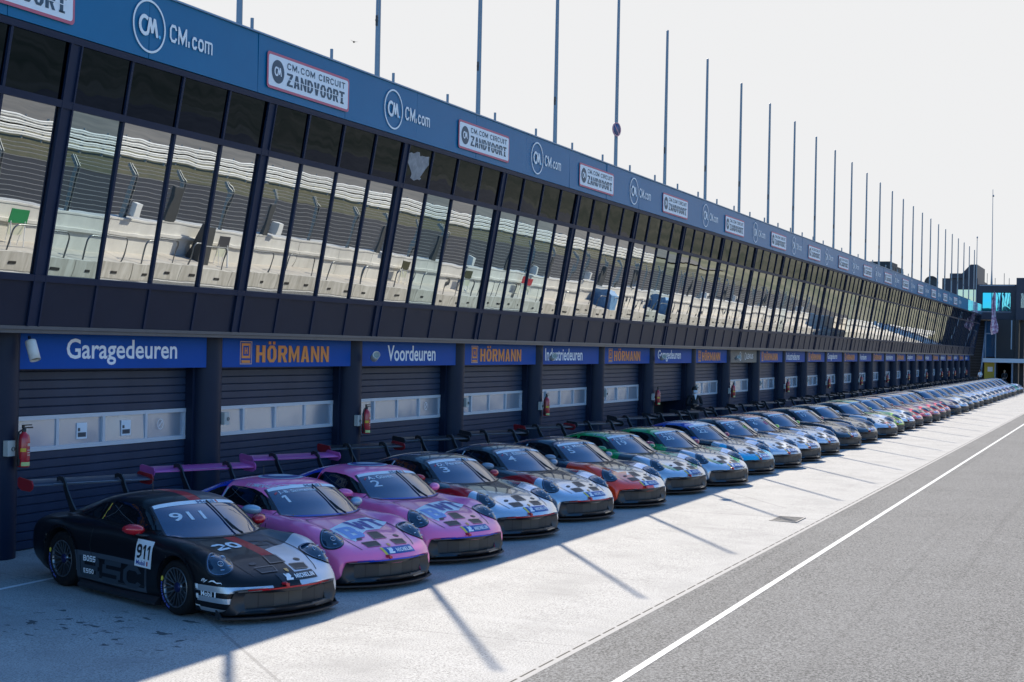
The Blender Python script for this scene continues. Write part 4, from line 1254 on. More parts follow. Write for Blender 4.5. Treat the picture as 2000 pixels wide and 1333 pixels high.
    v_c = [(-.112, 1.94), (.112, 1.94), (.092, 1.765), (-.092, 1.765)]
    v_r = [(.135, 2.105), (.345, 2.085), (.372, 1.972), (.122, 1.992)]
    v_l = [(-a, b) for a, b in v_r]
    for v in (v_c, v_l, v_r):
        part('bonnet_vent', ramp_vent(v), [M_DARK], 0, [('vent_rim', rim(v), [M_CARBON])])
    for s in (-1, 1):
        part('bonnet_pin', project('bonnet_pin', [oval(.33 * s, 1.885, .05, .030)], w_top, TOP, .006, .05), [M_BLACK], 1)
    seam = [(.50, .98), (.55, 1.1), (.565, 1.3), (.565, 1.55), (.545, 1.8), (.50, 2.0), (.46, 2.1)]
    part('panel_gap', project('panel_gap', [strip(seam, .012), strip([(-a, b) for a, b in seam], .012), strip([(a, .985) for a in np.linspace(-.5, .5, 11)], .01)], w_top, TOP, .003, .06), [M_DARK], 1)
    for w, d in ((w_right, RIGHT), (w_left, LEFT)):
        door = [(.60, .88), (.62, .5), (.60, .25), (.2, .21), (-.3, .21), (-.50, .35), (-.60, .6), (-.60, .88)]
        part('door_gap', project('door_gap', [strip(door, .012)], w, d, .003, .08), [M_DARK], 1)
    for w, d in ((w_right, RIGHT), (w_left, LEFT)):
        for x, r in ((1.2295, .378), (-1.2295, .408)):
            ar = [(x + r * math.cos(a), r * .94 - .02 + r * math.sin(a)) for a in np.linspace(R(-14), R(194), 40)]
            part('wheel_arch', project('wheel_arch', [strip(ar, .030)], w, d, .014, .06), ['paint'], 0 if d == RIGHT else 1)
    # crest and nose plate
    part('crest', project('crest', [pg([(-.026, 2.075), (.026, 2.075), (.024, 2.12), (0, 2.14), (-.024, 2.12)])], w_top, TOP, .006, .05), [mat('crest_gold', (.55, .32, .10), .35, .6)], 1)
    def plate_w(u, v): return (4.0, u, v)
    pl = [(-.12, .452), (.40, .452), (.375, .532), (-.155, .532)]
    pl2 = [(-.165, .452), (-.12, .452), (-.155, .532), (-.20, .532)]
    lets = [txt('MICHELIN', .31, .040, .045, .472, block=True, stroke=.34),
            pg([(-.10, .461), (.0, .461), (.008, .48), (-.03, .482), (-.008, .50), (-.018, .523), (-.042, .523), (-.052, .503), (-.066, .487), (-.08, .522), (-.10, .525), (-.086, .492)])]
    part('nose_plate', project('nose_plate', [pg(pl, 0), pg(pl2, 1)], w_front, FRONT, .006, .05), ['plate', 'plate2'], 0,
         [('lettering', project('plate_lettering', lets, w_front, FRONT, .010, .06), [M_WHITE])])
    # front end
    sur = [(-.735, .378), (.735, .378), (.80, .13), (.6, .085), (-.6, .085), (-.80, .13)]
    hole = [(-.60, .162), (.60, .162), (.585, .348), (-.585, .348)]
    quads = []
    S = [(-.735, .385), (.735, .385), (.835, .085), (-.835, .085)]; Hh = [(-.587, .350), (.587, .350), (.602, .160), (-.602, .160)]
    for i in range(4):
        j = (i + 1) % 4
        quads.append(([S[i], S[j], Hh[j], Hh[i]], [(0, 1, 2, 3)], 0))
    part('bumper_surround', project('bumper_surround', quads, w_front, FRONT, .012, .03), [M_BLACK])
    part('lip_stripe', project('lip_stripe', [strip([(u, .394 if abs(u) < .55 else .394) for u in np.linspace(-.60, .60, 41)], .017)], w_front, FRONT, .015, .1), ['lip'])
    for s in (-1, 1):
        part('running_light', project('running_light', [pg([(.44 * s, .385), (.70 * s, .378), (.705 * s, .392), (.44 * s, .397)])], w_front, FRONT, .018, .05), [mat('light_bar', (.35, .36, .38), .2, .3)], 1)
    g = MB()
    gy_ = [-.60, -.43, -.41, -.215, -.21, -.005, .005, .21, .215, .41, .43, .60]
    gm_ = [0, 2, 0, 2, 1, 2, 1, 2, 0, 2, 0]
    def gx_(y): return 2.165 - .19 * y * y
    for i in range(len(gy_) - 1):
        n_ = 4
        for q in range(n_):
            y0_, y1_ = gy_[i] + (gy_[i + 1] - gy_[i]) * q / n_, gy_[i] + (gy_[i + 1] - gy_[i]) * (q + 1) / n_
            g.add([(gx_(y0_), y0_, .160), (gx_(y1_), y1_, .160), (gx_(y1_), y1_, .350), (gx_(y0_), y0_, .350)], [(0, 1, 2, 3)], gm_[i], True)
    part('radiator', g.mesh('radiator'), [M_GRILLE, mat('radiator_core', (.062, .060, .056), .6), mat('radiator_rib', (.014, .014, .015), .6)])
    sp = MB()
    def spl(k, grow): # outline of the splitter in plan
        return [(2.295 + grow - .33 * (abs(y) / .95) ** 2.2, y) for y in np.linspace(-.85 - grow, .85 + grow, 27)]
    out = spl(0, .035); inn = [(x - .30, y * .93) for x, y in out]
    sp.prism(out + inn[::-1], 2, .062, .082)
    for s in (-1, 1):
        sp.prism([(1.93, .066), (2.055, .066), (2.0, .125), (1.93, .16)], 1, s * .865 - .008, s * .865 + .008)
    part('splitter', sp.mesh('splitter'), [M_BLACK])
    for s in (-1, 1):
        sk = MB(); sk.prism([(.86 * s, .06), (.955 * s, .065), (.95 * s, .10), (.87 * s, .17)], 0, -.83, .86)
        part('side_skirt', sk.mesh('side_skirt'), [M_BLACK], 0 if s < 0 else 1)
    # mirrors
    for s in (-1, 1):
        m = MB()
        prof = []
        n1, n2 = 14, 10
        vs = []
        for i in range(n1 + 1):
            a = i / n1; yy = -.115 + .24 * a
            rr = (math.sin(math.pi * min(1, max(0.02, a * .93 + .05)))) ** .5
            for k in range(n2 * 2):
                t = 2 * math.pi * k / (n2 * 2)
                cx, cz = math.cos(t), math.sin(t)
                vs.append(Vector((.385 + .082 * rr * (abs(cx) ** .8) * (1 if cx > 0 else -1) * (1.35 if cx > 0 else .8) - .25 * (a * .28), (.945 + yy) * s, .900 + .068 * rr * cz + .012 * a)))
        fs = []
        K = n2 * 2
        for i in range(n1):
            for k in range(K):
                fs.append((i * K + k, i * K + (k + 1) % K, (i + 1) * K + (k + 1) % K, (i + 1) * K + k))
        fs += [list(range(K)), list(range(n1 * K, n1 * K + K))]
        m.add(vs, fs, 0, True)
        st = MB(); st.tube([(.50, .76 * s, .82), (.45, .86 * s, .835), (.42, .95 * s, .855)], [.022, .016, .014], 8)
        part('mirror', m.mesh('mirror'), ['mirror'], 0, [('mirror_stalk', st.mesh('mirror_stalk'), [M_BLACK])])
    # wiper
    def onscreen(y, x, off):
        p = Vector(w_screen(y, x)); h = BVH.ray_cast(p, Vector(TOP)); return h[0] + h[1] * (off if h[1].z > 0 else -off)
    wp = MB()
    wp.tube([onscreen(.115 + .045 * t, .34 + .52 * t, .022) for t in np.linspace(0, 1, 9)], .011, 6)
    wp.tube([onscreen(.20 - .05 * t, 1.0 - .30 * t, .045 - .015 * t) for t in np.linspace(0, 1, 6)], [.017, .015, .013, .012, .011, .010], 6)
    wp.tube([onscreen(.23, 1.0, .03), onscreen(.15, .86, .03)], .008, 6)
    part('wiper', wp.mesh('wiper'), [M_BLACK])
    # roof hatch, antenna, tow strap
    an = MB(); an.tube([(-.35, -.20, 1.22), (-.37, -.20, 1.42)], [.006, .004], 6)
    part('antenna', an.mesh('antenna'), [M_BLACK], 1)
    th = MB(); th.tube([(2.20, -.16, .425), (2.30, -.16, .445), (2.325, -.16, .440)], [.02, .02, .016], 8); th.box(2.245, 2.30, -.14, -.10, .405, .44)
    part('tow_hook', th.mesh('tow_hook'), [M_RED], 1)
    # rear wing
    def shift(me): me.transform(Matrix.Translation((-.05, 0, -.028))); return me
    wg = MB()
    pr = [(-1.985, 1.225), (-2.03, 1.247), (-2.12, 1.262), (-2.22, 1.270), (-2.315, 1.285), (-2.318, 1.279), (-2.22, 1.247), (-2.12, 1.228), (-2.03, 1.214)]
    wg.prism(pr, 1, -.93, .93, 0, True)
    subs = []
    for s in (-1, 1):
        e = MB(); e.prism([(-1.97, 1.19), (-1.955, 1.25), (-1.99, 1.30), (-2.30, 1.325), (-2.345, 1.30), (-2.335, 1.20), (-2.24, 1.155), (-2.03, 1.155)], 1, s * .93 - .008, s * .93 + .008)
        subs.append(('endplate', shift(e.mesh('endplate')), ['endplate']))
    for s in (-1, 1):
        u = MB()
        c = [(-1.66, .90), (-1.76, 1.00), (-1.90, 1.17), (-1.955, 1.275), (-2.01, 1.325), (-2.10, 1.335), (-2.17, 1.315)]
        c2 = [(-2.17, 1.262), (-2.10, 1.278), (-2.045, 1.268), (-2.015, 1.22), (-1.97, 1.13), (-1.86, .97), (-1.80, .87)]
        for k in range(len(c) - 1):
            a, b, d2, e2 = c[k], c[k + 1], c2[len(c) - 2 - k], c2[len(c) - 1 - k]
            u.prism([a, b, d2, e2], 1, s * .45 - .011, s * .45 + .011)
        subs.append(('wing_support', shift(u.mesh('wing_support')), [M_BLACK]))
    wl = MB(); vs, fs = text_poly('EUROCUP  RACING  SERIES', 1.2, .03)
    subs.append(('wing_stripe', (lambda b: b.box(-2.02, -1.99, -.6, .6, 1.2445, 1.2455) and shift(b.mesh('wing_stripe')))(MB()), ['wingstripe']))
    part('rear_wing', shift(wg.mesh('rear_wing')), ['wing'], 0, subs)
    # wheels
    def wheel(rad, wid):
        t = MB(); h = wid / 2
        t.lathe([(.232, -h + .02), (.245, -h + .004), (rad - .055, -h), (rad - .022, -h + .012), (rad - .004, -h + .04), (rad, -h * .4), (rad, h * .4), (rad - .004, h - .04), (rad - .022, h - .012), (rad - .055, h), (.245, h - .004), (.232, h - .02)], 40)
        r = MB()
        r.lathe([(.236, h - .012), (.228, h - .004), (.220, h - .012), (.212, h - .05), (.205, -h + .03)], 40, 'y', 0)
        r.lathe([(.0, h - .115), (.165, h - .115), (.165, h - .14)], 28, 'y', 1)
        r.lathe([(.062, h - .05), (.058, h - .032), (.03, h - .022), (.0, h - .022)], 20, 'y', 2)
        r.lathe([(.075, h - .075), (.072, h - .045), (.062, h - .042)], 20, 'y', 0)
        for k in range(10):
            for q in (-1, 1):
                a0 = 2 * math.pi * k / 10; a1 = a0 + q * .16
                p0 = Vector((.066 * math.cos(a0), h - .048, .066 * math.sin(a0))); p1 = Vector((.222 * math.cos(a1), h - .014, .222 * math.sin(a1)))
                d = (p1 - p0); L = d.length; d.normalize(); sdir = d.cross(Vector((0, 1, 0))).normalized(); up = sdir.cross(d)
                M = Matrix((d, sdir, up)).transposed().to_4x4(); M.translation = p0
                r.box(0, L, -.0075, .0075, -.012, .010, 0, M)
        # sidewall lettering bent round the tyre
        l = MB()
        rr = (.245 + rad - .05) / 2
        for base in (.15,):
            vs, fs = heavy('MICHELIN', .36, .030, stroke=.32)
            l.add([((rr - .018 + b) * math.cos(base - a / rr), h + .0015, (rr - .018 + b) * math.sin(base - a / rr)) for a, b in vs], fs, 0)
            vs, fs = oval(0, 0, .03, .022)[:2]
            l.add([((rr + b) * math.cos(base + .16 - a / rr), h + .0015, (rr + b) * math.sin(base + .16 - a / rr)) for a, b in vs], fs, 1)
        return t.mesh('wheel'), r.mesh('rim'), l.mesh('sidewall_lettering')
    for (x, rad, wid, yo, lod) in ((1.2295, .325, .30, .795, 0), (-1.2295, .355, .325, .79, 0)):
        t, r, l = wheel(rad, wid)
        for s in (-1, 1):
            M = Matrix.Translation((x, s * yo, rad)) @ (Matrix.Rotation(math.pi, 4, 'Z') if s < 0 else Matrix.Identity(4))
            PARTS.append(('wheel', t, [M_RUBBER], 0 if s < 0 else 1, [('rim', r, [M_RIM, mat('brake_disc', (.22, .22, .23), .4, .8), M_HUB]), ('sidewall_lettering', l, [mat('tyre_print', (.07, .10, .42), .5), M_YEL])], M))
car_parts()

# ---------------------------------------------------------------- liveries
def halfspace(t, sep, ab, h):
    nx, ny, nz, d = h[:4]
    y = ab if len(h) > 4 and h[4] else sep[1]
    acc = None
    for c, s in ((nx, sep[0]), (ny, y), (nz, sep[2])):
        if c:
            v = t.math('MULTIPLY', s, c)
            acc = v if acc is None else t.math('ADD', acc, v)
    return t.math('GREATER_THAN', acc, d)

SIL, GREY, DGREY, BLK = (.56, .59, .63), (.075, .092, .115), (.025, .031, .042), (.0035, .004, .006)
PINK, BLU, RED, ORG = (1.0, .19, .43), (.004, .05, .50), (.48, .006, .014), (1.0, .055, .010)
GRN, SKY, LIME, WHT = (.004, .34, .075), (.005, .42, .66), (.42, .68, .03), (.78, .80, .82)
def paint(name, base, layers=(), rough=.28, metal=0.0, coat=1.0):
    """layers: (colour, metallic, [convex regions as lists of half-spaces]) in the car's own coordinates"""
    if name in MATS: return MATS[name]
    m = mat(name, base, rough, metal, coat, spec=.25 if 'launch' in name else .5); t = NT(m)
    if name.startswith('paint_'): layers = list(layers) + [(BLK, 0, [[(1, 0, 0, 1.62), (0, 0, -1, -.118)], [(1, 0, 0, 1.93), (0, 0, -1, -.165), (0, -1, 0, -.80, 1)]])]
    if layers:
        o = t.obj(); s = t.n('ShaderNodeSeparateXYZ'); t.l(o, s.inputs[0]); sep = s.outputs
        ab = t.math('ABSOLUTE', sep[1])
        col, met = base, metal
        for c, mt, regs in layers:
            mask = None
            for reg in regs:
                a = None
                for h in reg:
                    b = halfspace(t, sep, ab, h)
                    a = b if a is None else t.math('MULTIPLY', a, b)
                mask = a if mask is None else t.math('MAXIMUM', mask, a)
            col = t.mix(mask, col, c)
            nd = t.n('ShaderNodeMix', data_type='FLOAT'); t.l(mask, nd.inputs[0]); t.val(met, nd.inputs[2]); nd.inputs[3].default_value = mt; met = nd.outputs[0]
        t.l(col, t.b.inputs['Base Color']); t.l(met, t.b.inputs['Metallic'])
    return m

def X(d): return (1, 0, 0, d)
def nX(d): return (-1, 0, 0, -d)
def Y(d): return (0, 1, 0, d)
def nY(d): return (0, -1, 0, -d)
def Z(d): return (0, 0, 1, d)
def nZ(d): return (0, 0, -1, -d)
def AY(d): return (0, 1, 0, d, 1)
def nAY(d): return (0, -1, 0, -d, 1)
nose_silver = [[(1, -.35, 0, 1.33, 1), nAY(.60)], [X(1.62), Z(.0)]]

def car_paint(kind):
    if kind == 'launch':
        b = paint('paint_launch', BLK, [
            (GREY, .3, [[Y(.09), X(.8), nX(1.55), Z(.60)], [X(-.88), nX(.62), nZ(.52), Z(.17), nY(-.5), (0, 0, 0, -1)][:5]]),
            (SIL, .75, [[Y(.09), (1, .45, 0, 1.62)], [nY(-.3), X(1.62), Z(.355), nZ(.425)], [nY(-.3), X(1.62), Z(.235), nZ(.295)], [nY(-.3), X(1.62), Z(.10), nZ(.165)]]),
            (BLK, 0, [[X(-.78), nX(.58), nZ(.46), Z(.22), nY(-.5)]]),
            (RED, 0, [[nAY(.085), X(.75), nX(1.86), Z(.55)], [(0, 1, 0, .16), nY(.2), X(9)]]),
        ], .42, 0, .15)
        r = paint('roof_launch', BLK, [(GREY, .3, [[Y(.10), Z(1.1)]]), (RED, 0, [[nAY(.085), Z(1.12)]])], .40, 0, .25)
        return b, r, RED, RED
    if kind == 'pink':
        b = paint('paint_pink', PINK, [(BLU, 0, [[nX(-1.0), Z(.7)], [X(1.3), nX(1.95), nZ(.15)], [nX(-.7), (-.5, 0, 1, 1.25)]])], .2, .0, .6)
        r = paint('roof_pink', PINK, [(BLU, 0, [[nX(-.62)]])], .2, .0, .6)
        return b, r, PINK, PINK
    if kind in ('grey_red', 'grey_red_b'):
        b = paint('paint_grey_red', GREY, [
            (RED, 0, [[AY(.66), X(.55), nX(1.62), (.16, 0, 1, .985), nZ(.86), (-.30, 0, -1, -1.21)], ]),
            (SIL, .7, [[(1, .25, 0, 1.42, 1)], ]),
            (GREY, .35, [[(-1, -1.1, 0, -1.72, 1), X(.9)]]),
            (RED, 0, [[AY(.765), X(.60), nX(1.55), Z(.55), (.22, 0, -1, -.56)]])], .26, .35)
        return b, paint('roof_grey', (.085, .10, .12), (), .26, .35), (.10, .02, .02) if kind == 'grey_red' else SIL, RED
    if kind == 'orange':
        b = paint('paint_orange', (.03, .04, .065), [
            (SIL, .7, [[(1, 0, 0, 1.35)]]), (GREY, .3, [[X(.8), nX(1.35), nAY(.6)]]),
            (ORG, 0, [[nY(-.34), X(.78)], [X(1.85), nY(-.12), (0, -1, -1, -.53)], [X(2.0), nY(.16), nZ(.47)], [X(1.7), (-1, -1, 0, -1.62), nY(-.1)]])], .2, .0)
        return b, paint('roof_navy', (.03, .04, .065), (), .26, .2), (.2, .22, .25), ORG
    if kind in ('green', 'green_b'):
        b = paint('paint_green', GREY, [
            (GRN, 0, [[nX(.82)], [X(.9), nX(1.35), AY(.50), nAY(.70), Z(.7)]]),
            (SIL, .65, [[(1, .4, 0, 1.62, 1)], [nAY(.56), X(1.12)]]),
            (GRN, 0, [[X(1.66), nX(2.12), AY(.30), nAY(.66), (-1, -.75, 0, -2.40, 1), Z(.5), (1, 1.6, 0, 2.55, 1)]])], .26, .2)
        return b, paint('roof_green', GRN, [(DGREY, .2, [[nAY(.40), Z(1.1)]])], .26, .1), (GRN if kind == 'green' else RED), (.02, .02, .02)
    if kind == 'blue':
        b = paint('paint_blue', (.02, .10, .40), [
            (SIL, .6, [[X(.85)]]), (DGREY, .2, [[X(.7), nX(1.25), AY(.5)]]),
            (SKY, .1, [[X(2.02)], [X(1.5), AY(.45), (1, .9, 0, 2.2, 1)]])], .26, .2)
        return b, paint('roof_blue', (.01, .07, .42), [(WHT, 0, [[nAY(.38), Z(1.1)]])], .26, .1), RED, (.02, .02, .02)
    if kind in ('redroof', 'redroof_b', 'redroof_c'):
        b = paint('paint_redroof', GREY, [(SIL, .55, [[X(1.3)]]), (WHT, .1, [[nAY(.5), X(1.2), nX(2.05)], [X(2.1), Z(.38), nZ(.47)]]), (RED, 0, [[nAY(.42), X(.8), nX(1.05)]])], .26, .3)
        return b, paint('roof_red', (.05, .055, .065), [((.62, .03, .06), 0, [[nAY(.40), Z(1.08)]])], .26, .1), (.5, .52, .55) if kind == 'redroof' else LIME, (.03, .03, .03)
    simple = {'black': (BLK, BLK, .1), 'black_b': ((.016, .02, .026), (.016, .02, .026), .2), 'silver_dark': ((.05, .055, .065), SIL, .5), 'lime': ((.03, .05, .04), LIME, 0),
              'white': (GREY, WHT, 0), 'red': ((.10, .02, .03), (.85, .035, .015), 0), 'red_w': ((.3, .3, .32), (.80, .05, .03), 0), 'maroon': ((.02, .02, .04), (.07, .012, .03), 0),
              'teal': ((.012, .05, .06), (.012, .05, .06), .3), 'silver': ((.2, .21, .23), SIL, .55), 'pale': ((.25, .27, .30), (.62, .66, .70), .3), 'mint': ((.01, .30, .20), (.01, .50, .32), 0), 'blush': ((.3, .3, .32), (.66, .50, .56), .1)}
    a, f, mt = simple[kind]
    lay = [(f, mt, [[(1, .25, 0, 1.15, 1)]])]
    if kind == 'silver_dark': lay.append(((.55, .05, .05), 0, [[X(2.0), nAY(.3), Z(.5), nX(2.12)]]))
    if kind in ('lime', 'red', 'red_w'): lay.append(((.02, .025, .035), 0, [[nAY(.42), X(1.55), nX(2.1)]]))
    if kind == 'lime': lay.append((GRN, 0, [[nX(.6)]]))
    if kind == 'red_w': lay.append((WHT, 0, [[nAY(.5), X(1.1), nX(1.6)]]))
    b = paint('paint_' + kind, a, lay, .24, mt * .6)
    r = paint('roof_' + kind, GRN if kind == 'lime' else tuple(.6 * x + .02 for x in a), (), .22, .2)
    return b, r, f, f if kind in ('lime',) else (.02, .02, .02)

CARGROUP = 'race cars parked in a row along the garages'
PLATE = mat('plate_blue', (.012, .09, .33), .4)
def build_car(k, x, y, deg, kind, label, mirror=None, endplate=None, lip=None, wing=None, black_plate=False):
    root = empty('race_car', (x, y, gz(y)), label, 'race car', CARGROUP)
    fwd = Vector((math.cos(R(deg)), math.sin(R(deg)), 0)); nrm = Vector((0, -SLOPE, 1)).normalized()
    fwd = (fwd - nrm * fwd.dot(nrm)).normalized(); left = nrm.cross(fwd)
    M = Matrix((fwd, left, nrm)).transposed()
    root.rotation_euler = M.to_euler()
    root.location.z += 0.004
    pb, pr, cm, cl = car_paint(kind)
    key = {'paint': pb, 'roofpaint': pr, 'mirror': mat('gloss_%d_%d_%d' % tuple(int(99 * c) for c in (mirror or cm)), mirror or cm, .22, .1, .7),
           'lip': mat('film_%d_%d_%d' % tuple(int(99 * c) for c in (lip or cl)), lip or cl, .3), 'endplate': mat('film_%d_%d_%d' % tuple(int(99 * c) for c in (endplate or (.02, .02, .024))), endplate or (.02, .02, .024), .35),
           'wing': mat('film_%d_%d_%d' % tuple(int(99 * c) for c in (wing or (.025, .027, .032))), wing or (.025, .027, .032), .3), 'wingstripe': mat('wing_print', (.42, .48, .56), .4),
           'plate': mat('plate_black', (.012, .016, .024), .4) if black_plate else PLATE, 'plate2': mat('plate_black', (.012, .016, .024), .4) if black_plate else M_YEL}
    def put(name, me, mats, parent, M=None):
        if not me.materials:
            for _ in mats: me.materials.append(M_DARK)
        o = link(name, me, parent)
        for i, m in enumerate(mats):
            if i < len(o.material_slots):
                o.material_slots[i].link = 'OBJECT'
                o.material_slots[i].material = key[m] if isinstance(m, str) else m
        if M is not None: o.matrix_local = M
        return o
    for P in PARTS:
        name, me, mats, lod, subs = P[:5]
        if lod > 0 and k > 16: continue
        o = put(name, me, mats, root, P[5] if len(P) > 5 else None)
        for sn, sme, smats in subs:
            if k > 16 and sn in ('projector', 'vent_rim', 'sidewall_lettering', 'mirror_stalk'): continue
            if k > 8 and sn == 'sidewall_lettering': continue
            put(sn, sme, smats, o)
    return root

def on_car(root, name, polys, warp, d, mats, off=.008, cut=.06):
    me = project(name, polys, warp, d, off, cut)
    return link(name, me, root, mats)

def screen_name(root, name, num, w=None, numw=.17):
    if name:
        w = w or min(.66, .056 * len(name))
        on_car(root, 'driver_name', [txt(name, w, .080, -.50, .478, flipv=True, bold=.014)], w_screen, TOP, [M_WHITE], .008)
        on_car(root, 'flag_sticker', [pg([(-.565, .445), (-.515, .405), (-.515, .44), (-.565, .48)])], w_screen, TOP, [M_RED], .008)
    if num:
        on_car(root, 'race_number', [txt(num, numw * 1.08, .150, -.515, .655, flipv=True, **(dict(bold=.016) if num != '1' else dict(block=True, stroke=.30)))], w_screen, TOP, [M_WHITE2], .008)
    return root
# ---------------------------------------------------------------- the row of cars
def make_row():
    C = []
    def add(x, y, deg, kind, label, **kw):
        c = build_car(len(C), x, y, deg, kind, label, **kw); C.append(c); return c
    # 0: the matt black car nearest the camera
    c = add(15.51, 11.07, 250.9, 'launch', 'matt black and silver race car with red stripe and number 911, nearest in the row', endplate=(.30, .015, .02), lip=RED, wing=(.05, .06, .085), black_plate=True)
    screen_name(c, None, '911', numw=.40)
    M_W, M_G = M_WHITE, mat('film_grey', (.028, .034, .042), .4)
    on_car(c, 'bonnet_lettering', [txt('20', .36, .22, -.46, 1.43, flipv=True, block=True, stroke=.30, bar=.24)], w_top, TOP, [M_W], .006, .05)
    on_car(c, 'bonnet_lettering', [txt('21', .34, .22, .10, 1.43, flipv=True, block=True, stroke=.30, bar=.24)], w_top, TOP, [M_G], .006, .05)
    on_car(c, 'number_panel', [pg([(.36, .47), (.72, .47), (.72, .79), (.36, .79)])], w_right, RIGHT, [M_W], .006, .06)
    on_car(c, 'door_number', [txt('911', .30, .165, .39, .57, block=True, stroke=.30, bar=.20)], w_right, RIGHT, [mat('ink', (.012, .013, .016), .5)], .010, .06)
    on_car(c, 'panel_lettering', [txt('Mobil', .19, .055, .395, .492, bold=.015), txt('1', .025, .055, .62, .492, 1, bold=.03)], w_right, RIGHT, [BLUE_INK, M_RED], .010, .06)
    on_car(c, 'flank_lettering', [txt('BSC', 1.28, .27, -.76, .19, block=True, stroke=.20, bar=.22)], w_right, RIGHT, [mat('film_slate', (.030, .042, .056), .45)], .005, .08)
    on_car(c, 'sponsor_lettering', [txt('BOSS', .24, .072, -.70, .40, block=True, stroke=.26), txt('ESSO', .21, .058, -.70, .25, block=True, stroke=.30)], w_right, RIGHT, [M_W], .011, .06)
    on_car(c, 'bumper_lettering', [txt('Mobil', .17, .062, 1.70, .300, bold=.02), txt('1', .022, .062, 1.905, .300, 0, bold=.03)], w_right, RIGHT, [M_W], .011, .05)
    on_car(c, 'check_squares', [pg([(1.575, z), (1.655, z), (1.655, z + .055), (1.575, z + .055)]) for z in (.375, .265)] + [pg([(1.575, .17), (1.655, .17), (1.655, .185), (1.575, .185)])], w_right, RIGHT, [M_W], .008, .05)
    on_car(c, 'bumper_lettering', [txt('fly', .09, .045, 1.70, .455, bold=.01, shear=.3), pg([(1.80, .46), (1.86, .475), (1.93, .455), (1.97, .462), (1.99, .445), (1.97, .47), (1.92, .468), (1.88, .49), (1.84, .487)])], w_right, RIGHT, [M_W], .008, .05)
    on_car(c, 'pillar_strip', [pg([(-.575, .92), (-.555, .92), (-.535, 1.11), (-.555, 1.11)])], w_right, RIGHT, [M_YEL], .009, .06)
    on_car(c, 'pillar_strip', [pg([(-.553, .92), (-.535, .92), (-.515, 1.11), (-.533, 1.11)])], w_right, RIGHT, [M_RED], .009, .06)
    def bwt(c, name, num, nw):
        on_car(c, 'bonnet_band', [pg([(-.50, 1.47), (.0, 1.26), (.47, 1.12), (.585, 1.42), (.22, 1.68), (-.05, 1.70), (-.42, 1.92), (-.51, 1.78)])], w_top, TOP, [M_WHITE], .004, .05)
        on_car(c, 'bonnet_lettering', [txt('B', .27, .36, -.445, 1.86, 1, flipv=True, block=True, stroke=.36), txt('W', .36, .34, -.15, 1.655, 0, flipv=True, block=True, stroke=.36), txt('T', .25, .34, .235, 1.56, 0, flipv=True, block=True, stroke=.36, bar=.28)], w_top, TOP, [BLUE_INK, mat('pale_blue_film', (.18, .34, .66), .4)], .009, .05)
        on_car(c, 'roof_emblem', [oval(0, -.22, .34, .30, 32, 0), oval(0, -.22, .28, .24, 32, 1)][:1], w_top, TOP, [mat('emblem_pale', (.45, .56, .66), .3)], .005, .06)
        on_car(c, 'roof_emblem', [oval(0, -.22, .29, .25, 32, 0)], w_top, TOP, [mat('emblem_blue', (.02, .07, .30), .3)], .009, .06)
        on_car(c, 'roof_emblem', [oval(0, -.22, .20, .15, 32, 0)], w_top, TOP, [mat('emblem_pale', (.45, .56, .66), .3)], .013, .06)
        on_car(c, 'cowl_band', [pg([(-.68, .93), (.68, .93), (.68, .962), (-.68, .962)])], w_screen, TOP, [mat('cowl_blue', (.015, .06, .36), .3)], .009, .05)
        on_car(c, 'bumper_lettering', [txt('1', .03, .065, 1.93, .27, bold=.04)], w_right, RIGHT, [M_WHITE], .008, .05)
        on_car(c, 'pillar_strip', [pg([(-.60, .91), (-.56, .91), (-.545, 1.11), (-.585, 1.11)])], w_right, RIGHT, [mat('emblem_pale', (.45, .56, .66), .3) if num == '1' else M_RED], .009, .06)
        screen_name(c, name, num, numw=nw)
    c = add(18.08, 11.05, 250.4, 'pink', 'glossy pink race car with number 1 on its windscreen, beside the matt black car', mirror=(.30, .42, .52), endplate=(.45, .09, .30), lip=BLU, wing=(.50, .10, .34)); bwt(c, 'J.-B. Simmenauer', '1', .09)
    on_car(c, 'roof_lettering', [txt('J.-B. SIMMENAUER', .50, .05, -.20, 1.15, bold=.02)], w_right, RIGHT, [M_WHITE2], .006, .06)
    c = add(20.74, 11.08, 249.4, 'pink', 'glossy pink race car with number 2 on its windscreen, third in the row', mirror=PINK, endplate=(.45, .09, .30), lip=BLU, wing=(.50, .10, .34)); bwt(c, 'A. Güven', '2', .13)
    def redflash(c):
        on_car(c, 'pillar_strip', [pg([(-.60, .91), (-.55, .91), (-.535, 1.11), (-.575, 1.11)])], w_right, RIGHT, [M_WHITE2], .009, .06)
    c = add(23.64, 11.28, 249.9, 'grey_red', 'grey and silver race car with red flank and number 3, red door mirror', mirror=RED, endplate=(.26, .012, .018)); screen_name(c, 'D. Pereira', '3', numw=.13); redflash(c)
    c = add(26.63, 11.28, 249.6, 'grey_red_b', 'grey and silver race car with red flank and number 4, silver door mirror', mirror=(.22, .27, .34)); screen_name(c, 'T. Ellinas', '4', numw=.14); redflash(c)
    c = add(29.45, 11.09, 249.3, 'orange', 'navy and silver race car with bright orange front corner and number 5', mirror=(.2, .24, .30), lip=(.02, .02, .02)); screen_name(c, 'N. Misslin', '5', numw=.12); redflash(c)
    c = add(32.65, 11.10, 250.4, 'green', 'green and silver race car with number 19 on its windscreen and green mirror', mirror=(.01, .22, .06), endplate=(.26, .012, .018)); screen_name(c, 'D. Bertonelli', '19', numw=.22)
    on_car(c, 'bumper_lettering', [txt('lechner & team', .50, .05, -.02, .415, shear=.35, bold=.01)], w_front, FRONT, [INK], .010, .05)
    on_car(c, 'roof_lettering', [txt('P. PAVLIJUK', .44, .05, -.15, 1.15, bold=.02)], w_right, RIGHT, [M_WHITE2], .006, .06)
